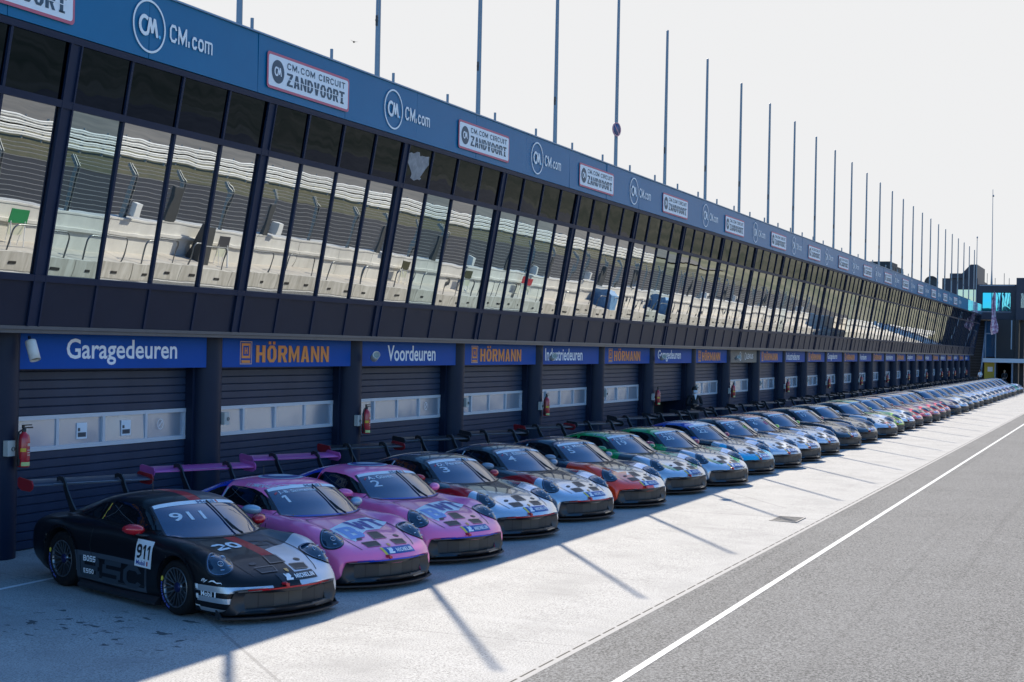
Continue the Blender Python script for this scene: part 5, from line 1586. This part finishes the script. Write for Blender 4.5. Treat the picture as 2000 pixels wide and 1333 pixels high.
    c = add(35.26, 10.75, 249.0, 'green_b', 'green and silver race car with number 20 on its windscreen and red mirror', mirror=(.42, .02, .05)); screen_name(c, 'J. Evans', '20', numw=.24)
    on_car(c, 'bumper_lettering', [txt('lechner & team', .50, .05, -.02, .415, shear=.35, bold=.01)], w_front, FRONT, [INK], .010, .05)
    c = add(38.85, 10.90, 248.5, 'blue', 'blue and silver race car with number 22 on its windscreen', mirror=(.45, .02, .05)); screen_name(c, 'S. Dennis', '22', numw=.25)
    on_car(c, 'bumper_lettering', [txt('lechner & team', .50, .05, -.02, .415, shear=.35, bold=.01)], w_front, FRONT, [M_WHITE], .010, .05)
    for x, kd, nm, nu, lab in ((41.5, 'redroof', 'M. Boulle', '8', 'black and silver race car with red roof panel and number 8'), (44.35, 'redroof_b', 'C. Zöchling', '6', 'silver race car with red roof panel, number 6 and pink screen sticker'), (47.45, 'redroof_c', 'Tiova', None, 'silver white race car with red roof panel and lime mirror')):
        c = add(x, 10.72, 248.8, kd, lab); screen_name(c, nm, nu, numw=.12)
        on_car(c, 'bumper_lettering', [txt('TECH AUTO TECH', .55, .05, -.12, .415, bold=.02)], w_front, FRONT, [INK], .010, .05)
        if nu == '8': on_car(c, 'screen_sticker', [oval(.10, .60, .09, .07)], w_screen, TOP, [mat('lime_film', (.36, .60, .10), .4)], .008)
        if nu == '6': on_car(c, 'screen_sticker', [pg([(-.06, .52), (.06, .52), (.06, .66), (-.06, .66)])], w_screen, TOP, [mat('pink_film', (.62, .06, .16), .4)], .008)
    c = add(51.2, 10.65, 248.8, 'black', 'all black race car with number 17 on its windscreen', mirror=(.45, .03, .05)); screen_name(c, 'P. King', '17', numw=.2)
    on_car(c, 'bumper_lettering', [txt('JGAX', .24, .06, -.02, .41, block=True)], w_front, FRONT, [M_WHITE], .010, .05)
    far = [(55.0, 'black_b', 'very dark blue race car standing just beyond the all black one'), (58.9, 'silver_dark', 'dark race car with silver front and red bonnet sticker'), (61.9, 'lime', 'lime green fronted race car with dark bonnet centre'),
           (65.0, 'white', 'white fronted race car just beyond the lime green one'), (67.6, 'red', 'red fronted race car next beyond the white one'), (70.9, 'red', 'red fronted race car, second of the five in red'), (73.8, 'red_w', 'red and white race car, third of the five in red'),
           (76.8, 'red', 'red fronted race car, fourth of the five in red'), (79.3, 'red_w', 'red and white race car, last of the five in red'), (83.6, 'maroon', 'very dark maroon race car beyond the red cars'), (86.9, 'pale', 'pale race car between the maroon and the dark teal cars'), (90.9, 'teal', 'dark teal race car far down the row')]
    rq = random.Random(2)
    for x, kd, lab in far: add(x, 10.60 + rq.uniform(-.10, .10), 249.0 + rq.uniform(-1.1, 1.1), kd, lab)
    rest = [(94.8, 'silver'), (98.0, 'pale'), (101.6, 'silver'), (104.7, 'white'), (108.7, 'silver'), (112.5, 'silver_dark'), (116, 'pale'), (119.5, 'white'), (123.0, 'blush'), (126.5, 'silver'), (130.0, 'blush'), (133.4, 'mint'), (137.0, 'pale')]
    nm = {'silver': 'silver', 'pale': 'pale grey', 'white': 'white', 'silver_dark': 'dark roofed silver', 'blush': 'pale pink', 'mint': 'mint green'}
    for i, (x, kd) in enumerate(rest): add(x, 10.66 + rq.uniform(-.10, .10), 249.0 + rq.uniform(-1.1, 1.1), kd, '%s race car, %s from the far end of the row' % (nm[kd], ['last', 'second', 'third', 'fourth', 'fifth', 'sixth', 'seventh', 'eighth', 'ninth', 'tenth', 'eleventh', 'twelfth', 'thirteenth'][len(rest) - 1 - i]))
BLUE_INK = mat('blue_ink', (.012, .05, .30), .4)
INK = mat('dark_ink', (.015, .015, .018), .5)
make_row()
# ================================================================ the building across the end of the lane
def make_far_building():
    xf = 160.0
    root = empty('end_building', (xf, 12, 0), 'dark navy end building with blue windows and outside stair beyond the garages', 'building')
    m_d = mottled('cladding_navy', (.010, .014, .032), (.016, .020, .042), .5, .5); m_b = mat('cladding_black', (.008, .008, .012), .5)
    def P(nm, b, m, par=None, kind=None):
        me = b.mesh(nm); me.transform(Matrix.Translation((-xf, -12, 0)))
        return tag(link(nm, me, par or root, m), kind=kind)
    b = MB()
    b.box(xf, xf + 12, 10.7, 14.6, 7.1, 7.9); b.box(xf, xf + 12, 10.7, 14.6, 9.95, 10.75); b.box(xf, xf + 12, 14.12, 14.6, 7.9, 9.95); b.box(xf, xf + 12, 10.7, 11.25, 7.9, 9.95); b.box(xf + .5, xf + 12, 11.25, 14.12, 7.9, 9.95)
    P('upper_floor', b, m_d)
    for i in range(3):
        y = 14.06 - .95 * i
        b = MB(); b.box(xf + .02, xf + .06, y - .86, y, 8.0, 9.88)
        P('window', b, m_mirror('sky_glass_%d' % i, [(.03, .33, .58), (.08, .40, .58), (.10, .40, .56)][i], .35))
        b = MB(); b.box(xf - .03, xf + .03, y - .93, y - .86, 7.92, 9.95); P('window_post', b, m_d)
    b = MB(); b.box(xf - .03, xf, 11.2, 14.1, 7.86, 7.93); b.box(xf - .05, xf, 10.9, 14.4, 10.62, 10.70); P('sill', b, mat('trim_pale', (.25, .30, .38), .5))
    b = MB()   # bridge part to the right, high above the lane
    b.box(xf - 1, xf + 12, -6, 10.68, 7.05, 11.4); P('bridge', b, m_d)
    for y in (10.2, 8.4, 6.6, 4.8):
        b = MB(); b.box(xf - 1.04, xf - 1.0, y - 1.2, y, 8.3, 9.8); P('window', b, m_mirror('bridge_glass', (.12, .16, .22), .3))
    b = MB(); b.box(xf - 1.0, xf + 8, 10.70, 12.6, 0, 7.07); b.box(xf - 1.2, xf - .9, 10.35, 10.66, 0, 7.04); b.box(xf + .2, xf + 6, 9.9, 10.33, 0, 7.04)
    P('pier', b, m_b)
    b = MB()   # block on the left behind the end of the garages
    b.box(xf, xf + 12, 14.62, 18.2, 6.0, 11.4)
    b.prism([(17.3, 11.4), (16.35, 11.75), (15.35, 12.85), (14.68, 12.85), (14.68, 11.4)], 0, xf, xf + 9)
    b.box(xf - .3, xf + 3, 15.9, 17.4, 11.4, 11.9)
    P('stair_tower', b, m_d)
    b = MB(); b.box(xf - .05, xf - .01, 14.7, 16.6, 8.9, 10.2); P('window', b, m_mirror('tower_glass', (.30, .36, .36), .3))
    b = MB(); b.box(xf + 2, xf + 2.3, 12.6, 18, 0, 7.05); P('rear_wall', b, m_b)
    b = MB(); b.box(xf + 1.0, xf + 1.06, 12.7, 13.9, 3.2, 6.9); P('window', b, mat('stairwell_glass', (.02, .10, .22), .08, 0, .5))
    # stair
    b = MB()
    for i in range(22): b.box(xf - 5 + .28 * i, xf - 5 + .28 * i + .30, 13.75, 15.0, .30 + .29 * i - .05, .30 + .29 * i)
    P('stair', b, mat('stair_dark', (.03, .035, .045), .5))
    b = MB()
    for y in (13.72, 15.03):
        b.tube([(xf - 5, y, 1.2), (xf + 1.2, y, 7.7)], .03, 6); b.prism([(xf - 5, .1), (xf - 4.8, .1), (xf + 1.3, 6.7), (xf + 1.1, 6.7)], 1, y - .02, y + .02)
        for i in range(8): b.tube([(xf - 5 + .85 * i, y, .2 + .89 * i), (xf - 5 + .85 * i, y, 1.15 + .89 * i)], .02, 5)
    P('handrail', b, mat('rail_steel', (.22, .28, .36), .4, .6))
    b = MB()
    for y in (13.62, 12.62): b.box(xf - 1.1, xf - 1.0, y - .06, y + .04, 3.05, 5.6)
    b.box(xf - 1.1, xf - 1.05, 12.6, 13.6, 5.55, 5.65); b.box(xf - 1.08, xf - .95, 11.0, 11.12, 4.0, 7.0)
    P('pale_post', b, mat('rail_steel', (.22, .28, .36), .4, .6))
    # canopy and the walls below it
    b = MB(); b.box(xf - 3, xf + 4, 3.5, 13.7, 2.62, 3.04); P('canopy', b, mat('canopy_white', (.55, .60, .66), .5))
    b = MB(); b.box(xf - 1.0, xf - .9, 12.45, 13.68, 0.05, 2.6); y_ = P('wall_panel', b, mottled('panel_yellow', (.40, .32, .03), (.46, .37, .05), 1, .6))
    b = MB(); b.box(xf - 1.03, xf - 1.0, 12.85, 13.35, 1.65, 2.15); P('notice', b, mat('paper', (.72, .74, .78), .7), y_)
    b = MB(); b.box(xf - 1.0, xf - .9, 10.98, 12.40, 0.05, 2.6); P('wall_panel', b, mat('panel_grey', (.075, .080, .085), .6))
    b = MB(); b.box(xf - 2.6, xf - 2.45, 10.75, 10.9, 0, 2.62); b.box(xf - 2.6, xf - 2.45, 12.42, 12.55, 0, 2.62); P('canopy_post', b, mat('post_grey', (.20, .24, .30), .5))
    for y, z in ((13.7, 10.75), (12.9, 10.75), (12.0, 10.75), (11.5, 10.75)):
        b = MB(); b.tube([(xf + .5, y, z), (xf + .5, y, z + (1.2 if y in (13.7, 12.0) else .7))], .03, 5); P('roof_stub', b, mat('stub_grey', (.14, .14, .14), .6))
make_far_building()

def make_far_things():
    m_p = MATS['pole_metal']
    b = MB(); b.tube([(0, 0, 0), (0, 0, 1.6), (0, .02, 6), (0, .05, 10)], [.12, .06, .04, .03], 6); b.lathe([(.0, 9.2), (.09, 9.25), (.09, 9.4), (0, 9.45)], 8, 'z')
    tag(b.build('antenna_mast', m_p, None, (160.5, 13.25, 10.75)), 'tall thin antenna mast on the roof of the end building', 'mast')
    b = MB(); b.tube([(0, 0, -1), (0, 0, 6.5)], [.06, .035], 6); b.lathe([(.0, 6.5), (.07, 6.55), (.07, 6.7), (0, 6.75)], 8, 'z')
    tag(b.build('antenna_mast', m_p, None, (158.0, 14.55, 8.9)), 'shorter antenna mast just left of the tall one', 'mast')
    b = MB(); b.lathe([(0, .06), (.30, .05), (.52, -.02), (.55, -.06), (.50, -.03), (.28, .03), (0, .04)], 24, 'x'); b.tube([(0, 0, -.8), (0, 0, 0)], .05, 6); b.tube([(.05, 0, -.5), (-.45, 0, 0)], .02, 5)
    tag(b.build('satellite_dish', mat('dish_dark', (.03, .035, .04), .5), None, (121, 14.6, 9.05)), 'round dark satellite dish on the garage roof', 'dish')
    b = MB(); b.box(-2.6, 2.6, -1.2, 1.2, 0, .55); b.box(-2.2, 1.2, -1.0, 1.0, .55, .8)
    for i in range(4): b.box(-2.3 + i * 1.2, -1.4 + i * 1.2, -1.22, -1.2, .1, .45)
    tag(b.build('roof_unit', mat('unit_dark', (.02, .024, .03), .6), None, (101, 15.6, 8.6)), 'low dark ventilation unit on the garage roof', 'ventilation unit')
    # hanging flag
    root = empty('hanging_flag', (156.0, 12.55, 4.9), 'pale pink and white flag hanging limp from a slanted pole', 'flag')
    b = MB(); b.tube([(2.9, .0, 2.2), (0.0, .05, 5.0)], .03, 6); b.build('pole', m_p, root)
    b = MB(); n, k = 16, 9
    vs = []
    for j in range(n + 1):
        t = j / n
        for i in range(k + 1):
            u = i / k - .5
            w = .22 + .42 * t + .22 * math.sin(9 * t) * t - .5 * max(0, t - .8)
            vs.append((.16 * math.sin(9 * u + 3 * t) + .1 * math.sin(5 * t + 4 * u), u * w * 1.05 + .08 * math.sin(4 * t), 4.85 - 4.2 * t + .25 * u * math.sin(5 * t)))
    b.add(vs, [(j * (k + 1) + i, j * (k + 1) + i + 1, (j + 1) * (k + 1) + i + 1, (j + 1) * (k + 1) + i) for j in range(n) for i in range(k)], 0, True)
    m = mat('flag_cloth', (.62, .55, .62), .8); t = NT(m)
    t.l(t.ramp(t.noise(t.obj(), 2.6, 3, .6), [(.42, (.70, .66, .72)), (.52, (.55, .30, .42)), (.60, (.20, .10, .22)), (.66, (.62, .55, .66))]), t.b.inputs['Base Color'])
    b.build('cloth', m, root)
    # barrier and wall seen under the bridge
    b = MB(); b.box(0, 60, -.3, 0, 0, 2.0); b.box(0, 60, -.36, .06, 2.0, 2.12)
    tag(b.build('boundary_wall', mat('wall_pale', (.55, .58, .62), .7), None, (172, 10.4, 0)), 'pale low wall beyond the end building at the right edge', 'wall')
    root = empty('wire_fence', (176, 9.6, 2.1), 'tall wire fence on the pale wall at the far right edge', 'fence')
    b = MB()
    for i in range(16): b.tube([(i * 3, 0, 0), (i * 3, 0, 3)], .05, 5)
    tag(b.build('posts', m_p, root), kind='stuff')
    b = MB()
    for i in range(7): b.box(0, 45, -.012, .012, .4 * i + .3, .4 * i + .33)
    tag(b.build('wires', m_p, root), kind='stuff')
    # storm drain grate by the channel
    x, y = 28.6, 6.1
    root = empty('storm_grate', (x, y, gz(y) + .004), 'rectangular iron storm grate in the concrete beside the drain channel', 'grate')
    b = MB(); b.box(-.42, .42, -.24, .24, -.03, .001); b.build('pit', M_DEEP, root)
    b = MB()
    for q in ((-.45, .45, -.27, -.235), (-.45, .45, .235, .27), (-.45, -.41, -.235, .235), (.41, .45, -.235, .235)): b.box(q[0], q[1], q[2], q[3], -.02, .008)
    for i in range(9): b.box(-.39 + i * .09, -.355 + i * .09, -.235, .235, -.02, .006)
    b.build('frame', mottled('cast_iron', (.16, .155, .15), (.26, .25, .24), 8, .6, .3), root)
    # little pebbles and leaves on the apron
    b = MB(); rnd = random.Random(5)
    b.box(-.04, .05, -.02, .02, 0, .012)
    # a bird far off in the sky
    q = MB()
    q.add([(0, -.17, .05), (.06, 0, 0), (0, .17, .05), (-.07, 0, 0), (.12, 0, .01), (-.13, 0, .01)], [(0, 1, 3), (1, 2, 3), (1, 4, 3), (3, 5, 1)])
    q.lathe([(.0, -.13), (.035, -.06), (.04, .02), (.0, .12)], 8, 'x')
    # direction of the small dark speck in the picture
    d = Vector((math.cos(R(29.3)), math.sin(R(29.3)), .205)); c = Vector((0, 0, 3.26)) + d * 60
    o = q.build('bird', mat('bird_dark', (.02, .02, .022), .8), None, c); o.rotation_euler = (0.2, 0, .5)
    tag(o, 'small dark bird flying in the white sky above the roof', 'bird')
make_far_things()

# ---------------------------------------------------------------- people
def skin_body(name, joints, bones, mats, parent=None, subdiv=2, root=0):
    """joints: [(position, radius x, radius y)], bones: index pairs; grown with a Skin modifier and baked"""
    me = bpy.data.meshes.new(name)
    me.from_pydata([j[0] for j in joints], bones, [])
    o = bpy.data.objects.new(name, me); COL.objects.link(o)
    md = o.modifiers.new('skin', 'SKIN'); md.use_smooth_shade = True; md.branch_smoothing = .6
    sv = me.skin_vertices[0].data
    for i, j in enumerate(joints): sv[i].radius = (j[1], j[2] if len(j) > 2 else j[1]); sv[i].use_root = (i == root)
    ss = o.modifiers.new('sub', 'SUBSURF'); ss.levels = subdiv; ss.render_levels = subdiv
    dg = bpy.context.evaluated_depsgraph_get()
    out = bpy.data.meshes.new_from_object(o.evaluated_get(dg), depsgraph=dg)
    bpy.data.objects.remove(o); out.name = name
    out.polygons.foreach_set('use_smooth', [True] * len(out.polygons))
    out.materials.clear()
    return link(name, out, parent, mats)

M_SKIN = mat('skin', (.42, .25, .18), .55)
def hand(js, bs, wrist, palm, d, up, side, curl):
    """five short finger chains rooted in the palm; d: along the hand, up: out of its back, side: towards the thumb"""
    for q, ln in ((-.030, .062), (-.011, .074), (.009, .080), (.029, .070)):
        p0 = palm + side * q + d * .035
        a = len(js); js += [(p0, .010), (p0 + d * ln * .5 - up * curl * .015, .0085), (p0 + d * ln * .9 - up * curl * .05, .007)]
        bs += [(palm_i[0], a), (a, a + 1), (a + 1, a + 2)]
    p0 = palm + side * .036 - d * .015; a = len(js)
    js += [(p0, .011), (p0 + side * .025 + d * .03 - up * .01, .0095), (p0 + side * .03 + d * .055 - up * .02 * curl, .008)]
    bs += [(palm_i[0], a), (a, a + 1), (a + 1, a + 2)]
palm_i = [0]

def make_person(x, y, yaw, height, label, top, trouser, hair, arms, mask=None, collar=None, sleeve_short=False):
    """arms: for right and left, the elbow and wrist positions in body space (x forward, y left, z up, 1.75 m tall)"""
    root = empty('person', (x, y, gz(y)), label, 'person')
    root.rotation_euler = (0, 0, R(yaw)); root.scale = (height / 1.75,) * 3
    V = Vector
    js = [(V((0, 0, .95)), .13, .10), (V((.01, 0, 1.12)), .125, .095), (V((.0, 0, 1.30)), .15, .10), (V((-.01, 0, 1.43)), .10, .08), (V((.0, 0, 1.50)), .055), (V((.015, 0, 1.565)), .065, .07), (V((.02, 0, 1.65)), .083, .095), (V((.01, 0, 1.715)), .06, .07),
          (V((.085, 0, 1.625)), .016)]
    bs = [(0, 1), (1, 2), (2, 3), (3, 4), (4, 5), (5, 6), (6, 7), (6, 8)]
    js += [(V((.015, .09, 1.625)), .014), (V((.015, -.09, 1.625)), .014)]; bs += [(6, 9), (6, 10)]
    for s in (-1, 1):
        a = len(js)
        js += [(V((0, s * .09, .90)), .09), (V((.02, s * .10, .50)), .058), (V((.0, s * .10, .28)), .054), (V((-.02, s * .10, .09)), .036), (V((.06, s * .11, .035)), .034), (V((.15, s * .12, .025)), .026)]
        bs += [(0, a), (a, a + 1), (a + 1, a + 2), (a + 2, a + 3), (a + 3, a + 4), (a + 4, a + 5)]
        e, w = V(arms[0 if s < 0 else 1][0]), V(arms[0 if s < 0 else 1][1])
        sh = V((0, s * .19, 1.42)); a = len(js)
        d = (w - e).normalized(); up = V((0, 0, 1)) - d * d.z; up.normalize(); side = d.cross(up) * s
        palm = w + d * .055
        js += [(sh, .052), (e, .040), (w, .027, .024), (palm, .040, .017)]
        bs += [(3, a), (a, a + 1), (a + 1, a + 2), (a + 2, a + 3)]
        palm_i[0] = a + 3
        hand(js, bs, w, palm, d, up, side, .8)
    body = skin_body('body', js, bs, M_SKIN, root, 2)
    # trousers
    tj = [(V((0, 0, .98)), .145, .115), (V((0, 0, .88)), .12, .11)]; tb = [(0, 1)]
    for s in (-1, 1):
        a = len(tj); tj += [(V((0, s * .095, .84)), .105), (V((.02, s * .10, .50)), .075), (V((.0, s * .10, .28)), .068), (V((-.01, s * .10, .08)), .062)]
        tb += [(1, a), (a, a + 1), (a + 1, a + 2), (a + 2, a + 3)]
    skin_body('trousers', tj, tb, mat('cloth_' + trouser[0], trouser[1], .8), root)
    # jacket or shirt with its sleeves
    cj = [(V((0, 0, .93)), .155, .125), (V((.01, 0, 1.12)), .145, .115), (V((.0, 0, 1.30)), .168, .120), (V((-.01, 0, 1.425)), .12, .095), (V((-.005, 0, 1.475)), .07)]; cb = [(0, 1), (1, 2), (2, 3), (3, 4)]
    for s in (-1, 1):
        e, w = V(arms[0 if s < 0 else 1][0]), V(arms[0 if s < 0 else 1][1])
        a = len(cj); cj += [(V((0, s * .19, 1.42)), .068), (e, .056)]; cb += [(3, a), (a, a + 1)]
        if not sleeve_short: cj.append((w - (w - e) * .06, .042)); cb.append((a + 1, a + 2))
    skin_body('jacket' if not sleeve_short else 'shirt', cj, cb, mat('cloth_' + top[0], top[1], .8), root)
    # hair
    h = MB(); h.lathe([(.0, .108), (.05, .098), (.085, .065), (.100, .015), (.096, -.03), (.075, -.045)], 20, 'z', 0, Matrix.Translation((-.004, 0, 1.66)) @ Matrix.Rotation(R(-18), 4, 'Y') @ Matrix.Diagonal((1.08, .95, 1, 1)))
    h.build('hair', mat('hair_' + hair[0], hair[1], .7), root)
    f = MB()
    for s in (-1, 1): f.lathe([(.0, .006), (.009, .003), (.011, 0)], 8, 'x', 0, Matrix.Translation((.098, s * .034, 1.655)))
    f.box(.088, .096, -.022, .022, 1.582, 1.588, 1)
    f.build('eyes_and_mouth', [mat('eye_dark', (.02, .015, .012), .3), mat('lip', (.30, .12, .10), .5)], root)
    if mask:
        k = MB(); vs = [(.098 - .9 * yy * yy * 4 + .018 * math.cos(zz * 18), yy, 1.595 + zz) for zz in (-.055, -.02, .015, .045) for yy in (-.075, -.04, 0, .04, .075)]
        k.add(vs, [(r * 5 + c, r * 5 + c + 1, r * 5 + c + 6, r * 5 + c + 5) for r in range(3) for c in range(4)], 0, True)
        me = k.mesh('face_mask'); bm = bmesh.new(); bm.from_mesh(me); bmesh.ops.solidify(bm, geom=bm.faces[:], thickness=.004); bm.to_mesh(me); bm.free()
        link('face_mask', me, root, mat('mask_cloth', mask, .8))
    if collar:
        k = MB(); k.prism([(-.055, 1.50), (.055, 1.50), (.0, 1.30)], 0, .118, .124); k.lathe([(.062, 1.475), (.060, 1.52)], 16, 'z')
        k.build('shirt_collar', mat('collar_white', collar, .7), root)
    for s in (-1, 1):
        k = MB(); k.prism([(-.09, .0), (.19, .0), (.20, .03), (.12, .06), (.04, .11), (-.07, .12), (-.10, .06)], 1, s * .105 - .045, s * .105 + .045)
        k.build('shoe', mat('shoe_dark', (.015, .014, .013), .5), root)
    return root
make_person(51.05, 14.35, 215, 1.84, 'person in a dark jacket and white face mask holding hands together by the open garage', ('black_wool', (.010, .011, .016)), ('dark', (.014, .015, .02)), ('dark', (.02, .015, .012)),
            [((.02, -.27, 1.14), (.24, -.07, 1.16)), ((.0, .28, 1.14), (.25, .03, 1.12))], (.62, .66, .72), (.70, .72, .76))
make_person(155.2, 13.75, 60, 1.82, 'person in a white shirt with dark hair walking at the foot of the far stair', ('white_shirt', (.70, .73, .78)), ('navy', (.016, .02, .04)), ('dark', (.02, .015, .012)),
            [((-.03, -.27, 1.16), (.10, -.27, .93)), ((.02, .28, 1.15), (.12, .27, .92))], None, None, True)
make_person(157.4, 11.55, 200, 1.80, 'person in dark clothes standing before the grey panel under the canopy', ('charcoal', (.016, .016, .018)), ('dark', (.014, .015, .02)), ('fair', (.30, .20, .10)),
            [((-.02, -.27, 1.15), (.12, -.22, .95)), ((.0, .27, 1.15), (.16, .16, 1.05))])
